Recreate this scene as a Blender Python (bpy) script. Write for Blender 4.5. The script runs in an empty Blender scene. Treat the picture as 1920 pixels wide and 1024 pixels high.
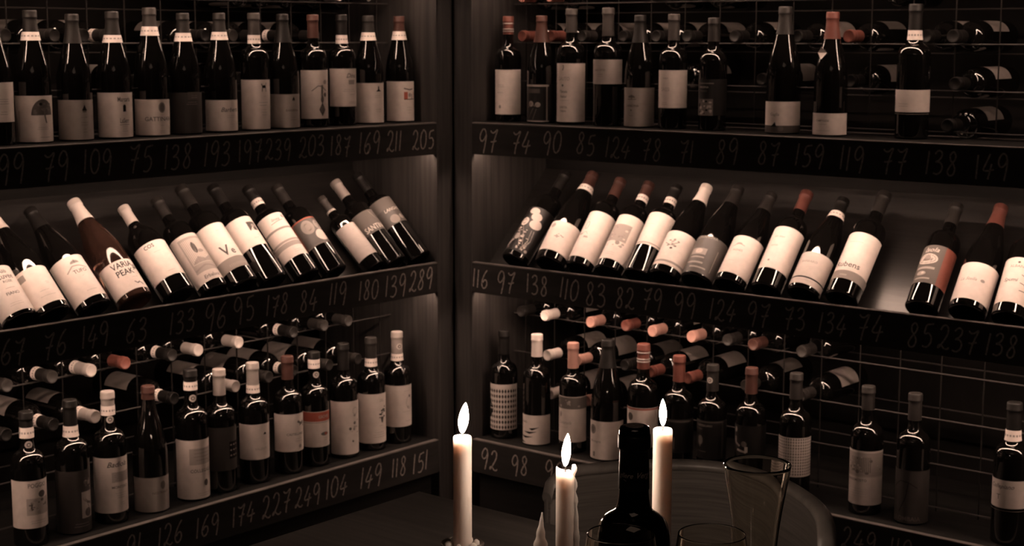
import bpy, math, random
from mathutils import Vector, Matrix
random.seed(7)
SC = bpy.context.scene
COL = SC.collection
CAMZ = 1.45

# ---------------------------------------------------------------- camera, world, exposure
cd = bpy.data.cameras.new('camera'); cam = bpy.data.objects.new('camera', cd); COL.objects.link(cam)
cd.sensor_width = 36.0; cd.lens = 55.67; cd.clip_start = .05; cd.clip_end = 50
_f = Vector((0.7612938, 0.6314529, -0.14730572)); _r = Vector((0.63853516, -0.76959196, 0.00103043)); _u = Vector((0.11271464, 0.09484434, 0.98909047))
_m = Matrix((( _r.x, _u.x, -_f.x), (_r.y, _u.y, -_f.y), (_r.z, _u.z, -_f.z))).to_4x4()
_m.translation = Vector((-3.42929, -3.06594, CAMZ)); cam.matrix_world = _m
cd.dof.use_dof = True; cd.dof.focus_distance = 1.85; cd.dof.aperture_fstop = 19.0
SC.camera = cam
w = bpy.data.worlds.new('world'); SC.world = w; w.use_nodes = True
w.node_tree.nodes['Background'].inputs[0].default_value = (1, .74, .58, 1)
w.node_tree.nodes['Background'].inputs[1].default_value = 0.006
SC.view_settings.view_transform = 'Standard'; SC.view_settings.look = 'None'
SC.view_settings.gamma = 1.0; SC.view_settings.use_curve_mapping = False
SC.view_settings.exposure = 0.0
LED = (1.0, .675, .51); LED_STRENGTH = 56.0; FLAME_STRENGTH = 210.0
ld = bpy.data.lights.new('added_fill_light', 'AREA'); ld.shape = 'RECTANGLE'; ld.size = 1.2; ld.size_y = 1.2; ld.energy = 1.3; ld.color = LED
lo = bpy.data.objects.new('added_fill_light', ld); COL.objects.link(lo); lo.location = (-3.2, -2.9, 2.55)  # added fill lamp with no real fitting, lifts the front-facing surfaces

# ---------------------------------------------------------------- helpers
def tag(o, label=None, cat=None, group=None, kind=None):
    if label: o['label'] = label
    if cat: o['category'] = cat
    if group: o['group'] = group
    if kind: o['kind'] = kind
    return o
def empty(name, loc=(0, 0, 0), mat=None):
    o = bpy.data.objects.new(name, None); o.empty_display_size = .05; COL.objects.link(o)
    if mat is not None: o.matrix_world = mat
    else: o.location = loc
    return o
class MB:
    def __init__(s): s.v = []; s.f = []; s.m = []
    def add(s, vs, fs, mi=0):
        b = len(s.v); s.v += [tuple(v) for v in vs]; s.f += [tuple(i + b for i in f) for f in fs]; s.m += [mi] * len(fs); return s
    def box(s, a, b, mi=0):
        x0, y0, z0 = [min(a[i], b[i]) for i in range(3)]; x1, y1, z1 = [max(a[i], b[i]) for i in range(3)]
        vs = [(x0,y0,z0),(x1,y0,z0),(x1,y1,z0),(x0,y1,z0),(x0,y0,z1),(x1,y0,z1),(x1,y1,z1),(x0,y1,z1)]
        return s.add(vs, [(0,3,2,1),(4,5,6,7),(0,1,5,4),(1,2,6,5),(2,3,7,6),(3,0,4,7)], mi)
    def lathe(s, prof, n=40, mi=0, cx=0, cy=0, cz=0):
        vs = []; fs = []; idx = []
        for r, z in prof:
            if r < 1e-6: idx.append([len(vs)]); vs.append((cx, cy, cz + z))
            else:
                idx.append(list(range(len(vs), len(vs) + n)))
                vs += [(cx + r * math.cos(2*math.pi*k/n), cy + r * math.sin(2*math.pi*k/n), cz + z) for k in range(n)]
        for a, b in zip(idx, idx[1:]):
            for k in range(n):
                k2 = (k + 1) % n
                if len(a) == 1 and len(b) == 1: continue
                if len(a) == 1: fs.append((a[0], b[k2], b[k]))
                elif len(b) == 1: fs.append((a[k], a[k2], b[0]))
                else: fs.append((a[k], a[k2], b[k2], b[k]))
        return s.add(vs, fs, mi)
    def tube(s, pts, rad, n=8, mi=0, caps=True):
        pts = [Vector(q) for q in pts]; vs = []; fs = []
        rr = rad if isinstance(rad, (list, tuple)) else [rad] * len(pts)
        up = Vector((0, 0, 1))
        for i, q in enumerate(pts):
            t = (pts[min(i+1, len(pts)-1)] - pts[max(i-1, 0)]).normalized()
            a = up if abs(t.z) < .95 else Vector((1, 0, 0))
            x = t.cross(a).normalized(); y = x.cross(t)
            vs += [q + (x * math.cos(2*math.pi*k/n) + y * math.sin(2*math.pi*k/n)) * rr[i] for k in range(n)]
        for i in range(len(pts) - 1):
            for k in range(n): fs.append((i*n+k, i*n+(k+1) % n, (i+1)*n+(k+1) % n, (i+1)*n+k))
        if caps: fs.append(tuple(range(n))[::-1]); fs.append(tuple(range((len(pts)-1)*n, len(pts)*n)))
        return s.add(vs, fs, mi)
    def mesh(s, name, mats, smooth=True, ang=40):
        me = bpy.data.meshes.new(name); me.from_pydata(s.v, [], s.f)
        for m in (mats if isinstance(mats, (list, tuple)) else [mats]): me.materials.append(m)
        me.polygons.foreach_set('material_index', s.m)
        if smooth:
            me.polygons.foreach_set('use_smooth', [True] * len(me.polygons)); me.set_sharp_from_angle(angle=math.radians(ang))
        me.update(); return me
def link(name, me, parent=None, mat=None, kind=None):
    o = bpy.data.objects.new(name, me); COL.objects.link(o)
    if mat is not None: o.matrix_world = mat
    if parent is not None: o.parent = parent
    if kind: o['kind'] = kind
    return o
def bevel(o, w=.002, n=2):
    m = o.modifiers.new('bevel', 'BEVEL'); m.width = w; m.segments = n; m.limit_method = 'ANGLE'; return o
def spline(pts, n=4):
    out = []; P = [Vector(q) for q in pts]
    for i in range(len(P) - 1):
        p0 = P[max(i-1, 0)]; p1 = P[i]; p2 = P[i+1]; p3 = P[min(i+2, len(P)-1)]
        for k in range(n):
            t = k / n; out.append(.5 * ((2*p1) + (p2-p0)*t + (2*p0-5*p1+4*p2-p3)*t*t + (-p0+3*p1-3*p2+p3)*t**3))
    out.append(P[-1]); return out

# ---------------------------------------------------------------- materials
MATS = {}
def toned(c):
    # nearly neutral colours except for the reds: sepia toning put into every base colour
    if c[0] > 1.75 * c[1] and c[0] > .045: return c
    l = c[0] * .35 + c[1] * .45 + c[2] * .20; return (l * 1.10, l * .97, l * .90)
def mat(name, col, rough=.5, metal=0, spec=.5, **kw):
    if name in MATS: return MATS[name]
    col = toned(col); m = bpy.data.materials.new(name); m.use_nodes = True; b = m.node_tree.nodes['Principled BSDF']
    b.inputs['Base Color'].default_value = (*col, 1); b.inputs['Roughness'].default_value = rough
    b.inputs['Metallic'].default_value = metal; b.inputs['Specular IOR Level'].default_value = spec
    for k, v in kw.items(): b.inputs[k.replace('_', ' ')].default_value = v
    MATS[name] = m; return m
def noise_mat(name, c1, c2, scale=(1, 1, 1), nscale=8, rough=.5, detail=6, bump=0.0, spec=.5, coord='Object', ramp=(.35, .65), metal=0):
    c1 = toned(c1); c2 = toned(c2); m = mat(name, c1, rough, metal, spec); nt = m.node_tree; b = nt.nodes['Principled BSDF']
    tc = nt.nodes.new('ShaderNodeTexCoord'); mp = nt.nodes.new('ShaderNodeMapping'); mp.inputs['Scale'].default_value = scale
    ns = nt.nodes.new('ShaderNodeTexNoise'); ns.inputs['Scale'].default_value = nscale; ns.inputs['Detail'].default_value = detail
    rp = nt.nodes.new('ShaderNodeValToRGB'); rp.color_ramp.elements[0].position = ramp[0]; rp.color_ramp.elements[1].position = ramp[1]
    rp.color_ramp.elements[0].color = (*c1, 1); rp.color_ramp.elements[1].color = (*c2, 1)
    L = nt.links.new; L(tc.outputs[coord], mp.inputs[0]); L(mp.outputs[0], ns.inputs[0]); L(ns.outputs['Fac'], rp.inputs[0]); L(rp.outputs[0], b.inputs['Base Color'])
    if bump:
        bp = nt.nodes.new('ShaderNodeBump'); bp.inputs['Strength'].default_value = bump; bp.inputs['Distance'].default_value = .002
        L(ns.outputs['Fac'], bp.inputs['Height']); L(bp.outputs[0], b.inputs['Normal'])
    return m
def emis(name, col, s):
    m = bpy.data.materials.new(name); m.use_nodes = True; b = m.node_tree.nodes['Principled BSDF']
    b.inputs['Base Color'].default_value = (0, 0, 0, 1); b.inputs['Emission Color'].default_value = (*col, 1); b.inputs['Emission Strength'].default_value = s
    MATS[name] = m; return m
WOOD_V = noise_mat('dark_oak_vertical', (.012, .008, .006), (.036, .025, .019), (14, 14, .5), 6, .55, bump=.25)
WOOD_X = noise_mat('dark_oak_along_left', (.0035, .0025, .002), (.0085, .006, .0045), (.6, 14, 14), 6, .8, bump=.2, spec=.15)
WOOD_Y = noise_mat('dark_oak_along_right', (.0035, .0025, .002), (.0085, .006, .0045), (14, .6, 14), 6, .8, bump=.2, spec=.15)
CHALKB_X = noise_mat('blackboard_paint_left', (.011, .008, .0065), (.020, .015, .012), (1, 8, 8), 5, .7, spec=.25)
CHALKB_Y = noise_mat('blackboard_paint_right', (.011, .008, .0065), (.020, .015, .012), (8, 1, 8), 5, .7, spec=.25)
EDGE = noise_mat('lit_shelf_edge', (.07, .05, .04), (.13, .095, .075), (3, 3, 3), 6, .5)  # light along the shelves' top edge, put into a paler colour
BOARD_X = noise_mat('display_board_left', (.007, .005, .004), (.017, .0125, .010), (1.2, 22, 22), 6, .29, bump=.10, spec=.6)
BOARD_Y = noise_mat('display_board_right', (.007, .005, .004), (.017, .0125, .010), (22, 1.2, 22), 6, .29, bump=.10, spec=.6)
CHALK = noise_mat('chalk', (.17, .135, .112), (.33, .26, .22), (1, 1, 1), 180, .95, spec=.1, detail=3)
PLASTER = noise_mat('dark_plaster', (.006, .005, .004), (.014, .011, .009), (1, 1, 1), 5, .95, bump=.3, spec=.1)
STONE = noise_mat('stone_floor', (.03, .025, .02), (.06, .05, .042), (1, 1, 1), 4, .7, bump=.3)
WIRE = mat('steel_wire', (.035, .026, .021), .55, .2, .3)
WIRE_V = mat('dark_wire', (.010, .008, .007), .7, 0, .1)
GLASS_DK = mat('dark_bottle_glass', (.004, .003, .0025), .03, 0, .85)
LEDM = emis('led_diffuser', LED, LED_STRENGTH)
ALU = mat('aluminium_channel', (.3, .3, .3), .4, 1)
CAPC = {'dark': (.010, .007, .006), 'brown': (.024, .0155, .0125), 'grey': (.050, .039, .034), 'silver': (.34, .28, .24), 'cream': (.55, .46, .38),
        'red': (.115, .040, .031), 'redtop': (.058, .026, .021), 'pink': (.33, .182, .15), 'black': (.010, .008, .007), 'white': (.72, .63, .55)}
def capm(c): return mat('capsule_' + c, CAPC[c], .46, .25 if c in ('silver', 'grey') else 0, .28)
PAPC = {'cream': (.62, .53, .45), 'white': (.74, .66, .58), 'ivory': (.50, .42, .35), 'grey': (.30, .25, .215), 'dark': (.03, .021, .017),
        'brown': (.048, .034, .028), 'black': (.010, .0075, .0065), 'slate': (.085, .068, .058), 'redp': (.20, .062, .045), 'taupe': (.33, .26, .22), 'dark_taupe': (.17, .135, .112)}  # last paper is a darker taupe, for labels of the lying bottles
def papm(c): return noise_mat('label_paper_' + c, PAPC[c], tuple(min(1, x * 1.1) for x in PAPC[c]), (1, 1, 1), 60, .42, spec=.4)
INKC = {'k': (.012, .009, .008), 'g': (.15, .122, .105), 'l': (.34, .28, .235), 'r': (.36, .10, .07), 'w': (.66, .57, .49), 'b': (.11, .075, .058), 's': (.42, .35, .30)}
def inkm(c): return mat('print_ink_' + c, INKC[c], .6, 0, .12)

# ---------------------------------------------------------------- wall frames
# s runs from the corner along a wall, d goes behind its front plane, z is height; wall 0 = left (plane y=0), 1 = right (plane x=0)
def W(wl, s, d, z): return Vector((-s, d, z)) if wl == 0 else Vector((d, -s, z))
def wbox(mb, wl, s0, s1, d0, d1, z0, z1, mi=0): mb.box(W(wl, s0, d0, z0), W(wl, s1, d1, z1), mi); return mb
SH = [(CAMZ - .2409, CAMZ - .3324), (CAMZ - .6449, CAMZ - .7345), (CAMZ - 1.1721, CAMZ - 1.2721)]   # fascia top / bottom of the three shelves in view
TOP = (CAMZ + .262, CAMZ + .172)
S0, S1 = .067, 2.25
# ---------------------------------------------------------------- room shell
def struct(name, mb, m, **k): return link(name, mb.mesh(name, m, **k), kind='structure')
struct('floor', MB().box((-5, -5, -.1), (.75, .75, 0)), STONE)
struct('ceiling', MB().box((-5, -5, 2.6), (.75, .75, 2.7)), PLASTER)
struct('wall_left', MB().box((-5, .62, 0), (.62, .75, 2.6)), PLASTER)
struct('wall_right', MB().box((.62, -5, 0), (.75, .62, 2.6)), PLASTER)
struct('wall_back', MB().box((-5, -5, 0), (.62, -4.87, 2.6)), PLASTER)
struct('wall_near', MB().box((-5, -4.87, 0), (-4.87, .62, 2.6)), PLASTER)
# corner posts between the two shelving walls
bevel(struct('trim_1', MB().box((-S0, 0, 0), (-.001, .5, 2.6)), WOOD_V, smooth=False), .003)
bevel(struct('trim_2', MB().box((0, -S0, 0), (.5, -.001, 2.6)), WOOD_V, smooth=False), .003)

# ---------------------------------------------------------------- chalk figures
DG = {'0': [[(.5,1),(.2,.85),(.06,.5),(.18,.12),(.45,0),(.75,.15),(.88,.5),(.8,.85),(.5,1),(.35,.97)]],
 '1': [[(.30,1),(.26,.6),(.2,0)]],
 '2': [[(.1,.78),(.25,.96),(.5,1),(.72,.86),(.7,.6),(.45,.3),(.2,.06),(.08,.03),(.14,.14),(.35,.14),(.6,.02),(.85,.0),(1.0,.08)]],
 '3': [[(.1,.85),(.35,1),(.65,.95),(.7,.78),(.5,.6),(.25,.52),(.6,.5),(.82,.34),(.75,.12),(.45,0),(.1,.05)]],
 '4': [[(.55,1),(.3,.65),(.08,.38),(.2,.3),(.6,.32),(.95,.37)],[(.72,.6),(.62,.3),(.5,-.05)]],
 '5': [[(.85,.98),(.55,.95),(.3,.9),(.2,.66),(.25,.55),(.55,.58),(.8,.42),(.78,.18),(.5,.01),(.15,.04)]],
 '6': [[(.75,1),(.45,.8),(.2,.5),(.1,.22),(.3,.01),(.6,.03),(.8,.22),(.7,.42),(.45,.45),(.22,.3)]],
 '7': [[(.08,.93),(.25,.84),(.5,.84),(.85,.97),(.65,.6),(.5,.25),(.45,-.08)],[(.2,.42),(.5,.42),(.85,.48)]],
 '8': [[(.72,.86),(.5,1),(.25,.88),(.3,.66),(.55,.5),(.75,.28),(.65,.05),(.35,.0),(.15,.16),(.35,.42),(.65,.65),(.74,.86)]],
 '9': [[(.8,.72),(.65,.95),(.38,1),(.14,.8),(.12,.58),(.35,.45),(.62,.55),(.8,.74),(.78,.4),(.66,-.1)]]}
def chalk_number(parent, wl, s, zc, text, rnd, size=.060):
    ws = {'1': .20}; total = sum(ws.get(c, .52) for c in text) + .09 * (len(text) - 1)
    sz = size * rnd.uniform(.92, 1.06) * (.93 if len(text) > 2 else 1); wid = .0021 if wl == 0 else .0021; mb = MB(); x = -total * sz / 2; sh = rnd.uniform(.04, .16)
    for c in text:
        cw = ws.get(c, .52) * sz; dy = rnd.uniform(-.05, .05) * sz
        for st in DG[c]:
            pts = spline([(px, py, 0) for px, py in st], 5) if len(st) > 2 else [Vector((a, b, 0)) for a, b in st]
            P = []
            for q in pts:
                lx = x + q.x * (cw) + (q.y - .5) * sz * sh; lz = (q.y - .5) * sz + dy
                P.append((lx, lz))
            vs = []; fs = []
            for i, (a, b) in enumerate(P):
                a2, b2 = P[min(i+1, len(P)-1)]; a0, b0 = P[max(i-1, 0)]; dx, dz = a2 - a0, b2 - b0; l = math.hypot(dx, dz) or 1
                nx, nz = -dz / l * wid, dx / l * wid
                for sg in (-1, 1):
                    lx, lz = a + sg * nx, b + sg * nz
                    vs.append(W(wl, s - lx if wl == 0 else s + lx, -.0006, zc + lz))
                if i: fs.append((2*i-2, 2*i-1, 2*i+1, 2*i))
            mb.add(vs, fs)
        x += cw + .09 * sz
    return link('chalk_number', mb.mesh('chalk_number', CHALK, smooth=False), parent)
NUMS = {(0,0): '99:1.456 79:1.341 109:1.228 75:1.107 138:.996 193:.874 197:.768 239:.675 203:.557 187:.452 169:.341 211:.245 205:.127',
 (1,0): '97:.134 74:.256 90:.366 85:.482 124:.59 78:.698 71:.807 89:.929 87:1.049 159:1.165 119:1.279 77:1.388 138:1.506 149:1.626',
 (0,1): '67:1.473 76:1.363 149:1.253 63:1.136 133:.998 96:.894 95:.802 178:.688 84:.579 119:.469 180:.352 139:.244 289:.14',
 (1,1): '116:.105 97:.2 138:.315 110:.43 83:.52 82:.617 79:.707 99:.81 124:.927 97:1.031 73:1.135 134:1.241 74:1.341 85:1.47 237:1.563 138:1.669',
 (0,2): '91:1.167 126:1.055 169:.938 174:.82 227:.707 249:.595 104:.486 149:.351 118:.238 151:.148',
 (1,2): '92:.137 98:.252 90:.379 249:1.33 119:1.442'}

# ---------------------------------------------------------------- shelving units
def shelving(wl):
    side = ('left', 'right')[wl]
    WD = (WOOD_X, WOOD_Y)[wl]; CB = (CHALKB_X, CHALKB_Y)[wl]; BD = (BOARD_X, BOARD_Y)[wl]
    t = empty('wine_shelving', W(wl, S0, 0, 0)); inv = t.matrix_basis.copy()
    tag(t, 'dark wooden wine shelving along the %s wall with chalked blackboard shelf fronts' % side, 'shelving')
    org = W(wl, S0, 0, 0)
    def part(name, mb, m, bev=0, parent=t, **k):
        mb.v = [tuple(Vector(v) - org) for v in mb.v]
        o = link(name, mb.mesh(name, m, **k), parent)
        if bev: bevel(o, bev)
        return o
    part('end_panel', wbox(MB(), wl, S0 + .0005, S0 + .004, 0, .5, .18, 2.3), WOOD_V, smooth=False)
    part('end_panel', wbox(MB(), wl, S1, S1 + .03, 0, .5, .0, 2.3), WOOD_V, .002, smooth=False)
    part('plinth', wbox(MB(), wl, S0 + .005, S1, .03, .05, 0, SH[2][1] - .001), WD, smooth=False)
    for i, (zt, zb) in enumerate(SH + [TOP]):
        s0 = S0 + .0045
        deep = .20 if i in (0, 1, 3) else .5
        bz = zt if i != 1 else zt - .023
        part('shelf_board', wbox(MB(), wl, s0, S1, .0165, deep, bz - .022, bz), WD, .0015, smooth=False)
        fa = part('fascia', wbox(MB(), wl, s0, S1, 0, .016, zb, zt - .0035), CB, .001, smooth=False)
        part('edge_strip', wbox(MB(), wl, s0, S1, .0, .016, zt - .0034, zt), EDGE, .0012, smooth=False)
        rnd = random.Random(31 * i + wl)
        if i < 3:
            for it in NUMS[(wl, i)].split():
                n, s = it.split(':'); o = chalk_number(fa, wl, float(s), (zt + zb) / 2 + rnd.uniform(-.003, .003), n, rnd)
                o.data.transform(Matrix.Translation(-org))
        if i != 2:
            part('light_channel', wbox(MB(), wl, s0 + .01, S1 - .01, .0165, .036, zb + .0185, zb + .0225), ALU, smooth=False)
            part('light_strip', wbox(MB(), wl, s0 + .01, S1 - .01, .0175, .0335, zb + .0135, zb + .0184), LEDM, smooth=False)
    # sloping display board behind the middle fascia, at 45 degrees
    zf = SH[1][0]; f0 = Vector((.0665, zf - .0228)); f1 = Vector((.3395, zf + .2502)); n = Vector((.0113, -.0113))
    vs = []
    for s in (S0 + .0045, S1):
        for q in (f0, f1, f1 + n, f0 + n): vs.append(W(wl, s, q.x, q.y))
    part('display_board', MB().add(vs, [(0,1,2,3),(7,6,5,4),(0,4,5,1),(1,5,6,2),(2,6,7,3),(3,7,4,0)]), BD, smooth=False)
    part('back_board', wbox(MB(), wl, S0 + .0045, S1, .342, .352, zf + .24, SH[0][1] + .06), WD, smooth=False)
    return t
shelving(0); shelving(1)

# ---------------------------------------------------------------- wire racks behind the standing bottles
TOPL = [CAMZ + z for z in (.095, -.016, -.127)]
TOPL_ALL = [TOPL[0] + .111] + TOPL + [CAMZ - .238 + .012]
BOTL = [CAMZ + z for z in (-.820, -.936, -1.050)]
def rack(wl, zs, z0, z1, name_label):
    org = W(wl, S0, .2, z0); t = empty('wire_rack', org); tag(t, name_label, 'wine rack')
    def rod(pts, r=.0021, m=WIRE):
        o = link('rod', MB().tube([Vector(q) - org for q in pts], r, 6).mesh('rod', m), t); return o
    for z in zs:
        rod([W(wl, S0 + .006, .19, z), W(wl, S1 - .002, .19, z)])
        rod([W(wl, S0 + .006, .40, z - .024), W(wl, S1 - .002, .40, z - .024)])
    i = 0
    while .114 + .1103 * i < S1:
        s = .114 + .1103 * i
        rod([W(wl, s, .1945, z0), W(wl, s, .1945, z1)], .0019, WIRE_V); i += 1
for wl in (0, 1):
    sd = ('left', 'right')[wl]
    rack(wl, TOPL_ALL, SH[0][1] + .1, TOP[1] - .0, 'steel wire grid behind the upright bottles of the top %s shelf' % sd)
    rack(wl, BOTL + [CAMZ - 1.16], SH[2][0] + .001, SH[1][1] - .001, 'steel wire grid behind the upright bottles of the bottom %s shelf' % sd)

# ---------------------------------------------------------------- bottles
PROF = {
 'B': (.300, .0375, [(0,.012),(.018,.010),(.029,.002),(.033,0),(.0362,.0012),(.0374,.005),(.0375,.012),(.0375,.100),(.0375,.170),(.0374,.180),(.0368,.189),(.0348,.1975),(.0312,.2042),(.0264,.2085),(.0216,.2115),(.0182,.2155),(.0162,.2215),(.0152,.2300),(.0147,.2420),(.0144,.260),(.0141,.281)]),
 'G': (.297, .0405, [(0,.014),(.020,.012),(.031,.002),(.036,0),(.0392,.0012),(.0404,.005),(.0405,.012),(.0405,.080),(.0405,.130),(.0402,.142),(.0390,.156),(.0362,.172),(.0322,.189),(.0277,.206),(.0234,.222),(.0198,.237),(.0172,.251),(.0157,.263),(.0149,.272),(.0144,.281)]),
 'W': (.300, .0455, [(0,.012),(.022,.010),(.036,.002),(.041,0),(.0440,.0012),(.0453,.005),(.0455,.012),(.0455,.100),(.0455,.150),(.0452,.165),(.0440,.180),(.0410,.194),(.0360,.206),(.0295,.216),(.0230,.2245),(.0182,.232),(.0157,.240),(.0149,.247),(.0144,.262),(.0141,.281)])}
LIP = [(.0141, .283), (.0154, .2845), (.0156, .287), (.0154, .2955), (.0146, .2985), (.0125, .2996), (0, .2996)]
_cache = {}
def full_profile(k):
    H, R, P = PROF[k]; dz = H - .300; P = [(r, z) for r, z in P]
    if dz: P[-1] = (P[-1][0], P[-1][1] + dz * .9)
    sm = spline([(r, 0, z) for r, z in P[3:]], 3)
    return P[:3] + [(q.x, q.z) for q in sm] + [(r, z + dz) for r, z in LIP]
def neck_r(k, z):
    pr = full_profile(k)
    for (r0, z0), (r1, z1) in zip(pr[6:], pr[7:]):
        if z0 <= z <= z1: return r0 + (r1 - r0) * (z - z0) / max(1e-9, z1 - z0)
    return .0156
def body_mesh(k, m):
    key = ('body', k, m.name)
    if key not in _cache: _cache[key] = MB().lathe(full_profile(k), 48).mesh('bottle_glass', m, ang=60)
    return _cache[key]
def cap_mesh(k, ln, c):
    ln = round(ln, 3); key = ('cap', k, ln, c)
    if key not in _cache:
        H = PROF[k][0]; z0 = H - ln; e = .0006; P = [(neck_r(k, z0) + .0001, z0)]
        n = 6
        for i in range(n + 1):
            z = z0 + .0004 + (H - .019 - z0) * i / n; P.append((neck_r(k, z) + e, z))
        P += [(.0158, H - .0165), (.0164, H - .0150), (.0164, H - .0135), (.0160, H - .0125), (.0160, H - .0030), (.0156, H - .0008), (.0146, H + .0006), (.0118, H + .0006), (.0108, H - .0003), (0, H - .0003)]
        _cache[key] = MB().lathe(P, 32).mesh('capsule', capm(c), ang=50)
    return _cache[key]
def band_mesh(k, z0, z1):
    key = ('band', k, round(z0, 3), round(z1, 3))
    if key not in _cache:
        P = []
        for i in range(5):
            z = z0 + (z1 - z0) * i / 4; P.append((max(neck_r(k, z), neck_r(k, z1)) + .0013, z))
        mb = MB().lathe(P, 32)
        r = P[2][0] + .0002; zc = (z0 + z1) / 2                                    # small print on the seal band
        for a0 in range(-3, 12):
            th = a0 * .42; mb.add([(r*math.cos(th + q), r*math.sin(th + q), zc + h) for q, h in ((0, -.0022), (.24, -.0022), (.24, .0022), (0, .0022))], [(0, 1, 2, 3)], 1)
        _cache[key] = mb.mesh('neck_band', [papm('white'), inkm('l')])
    return _cache[key]

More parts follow.
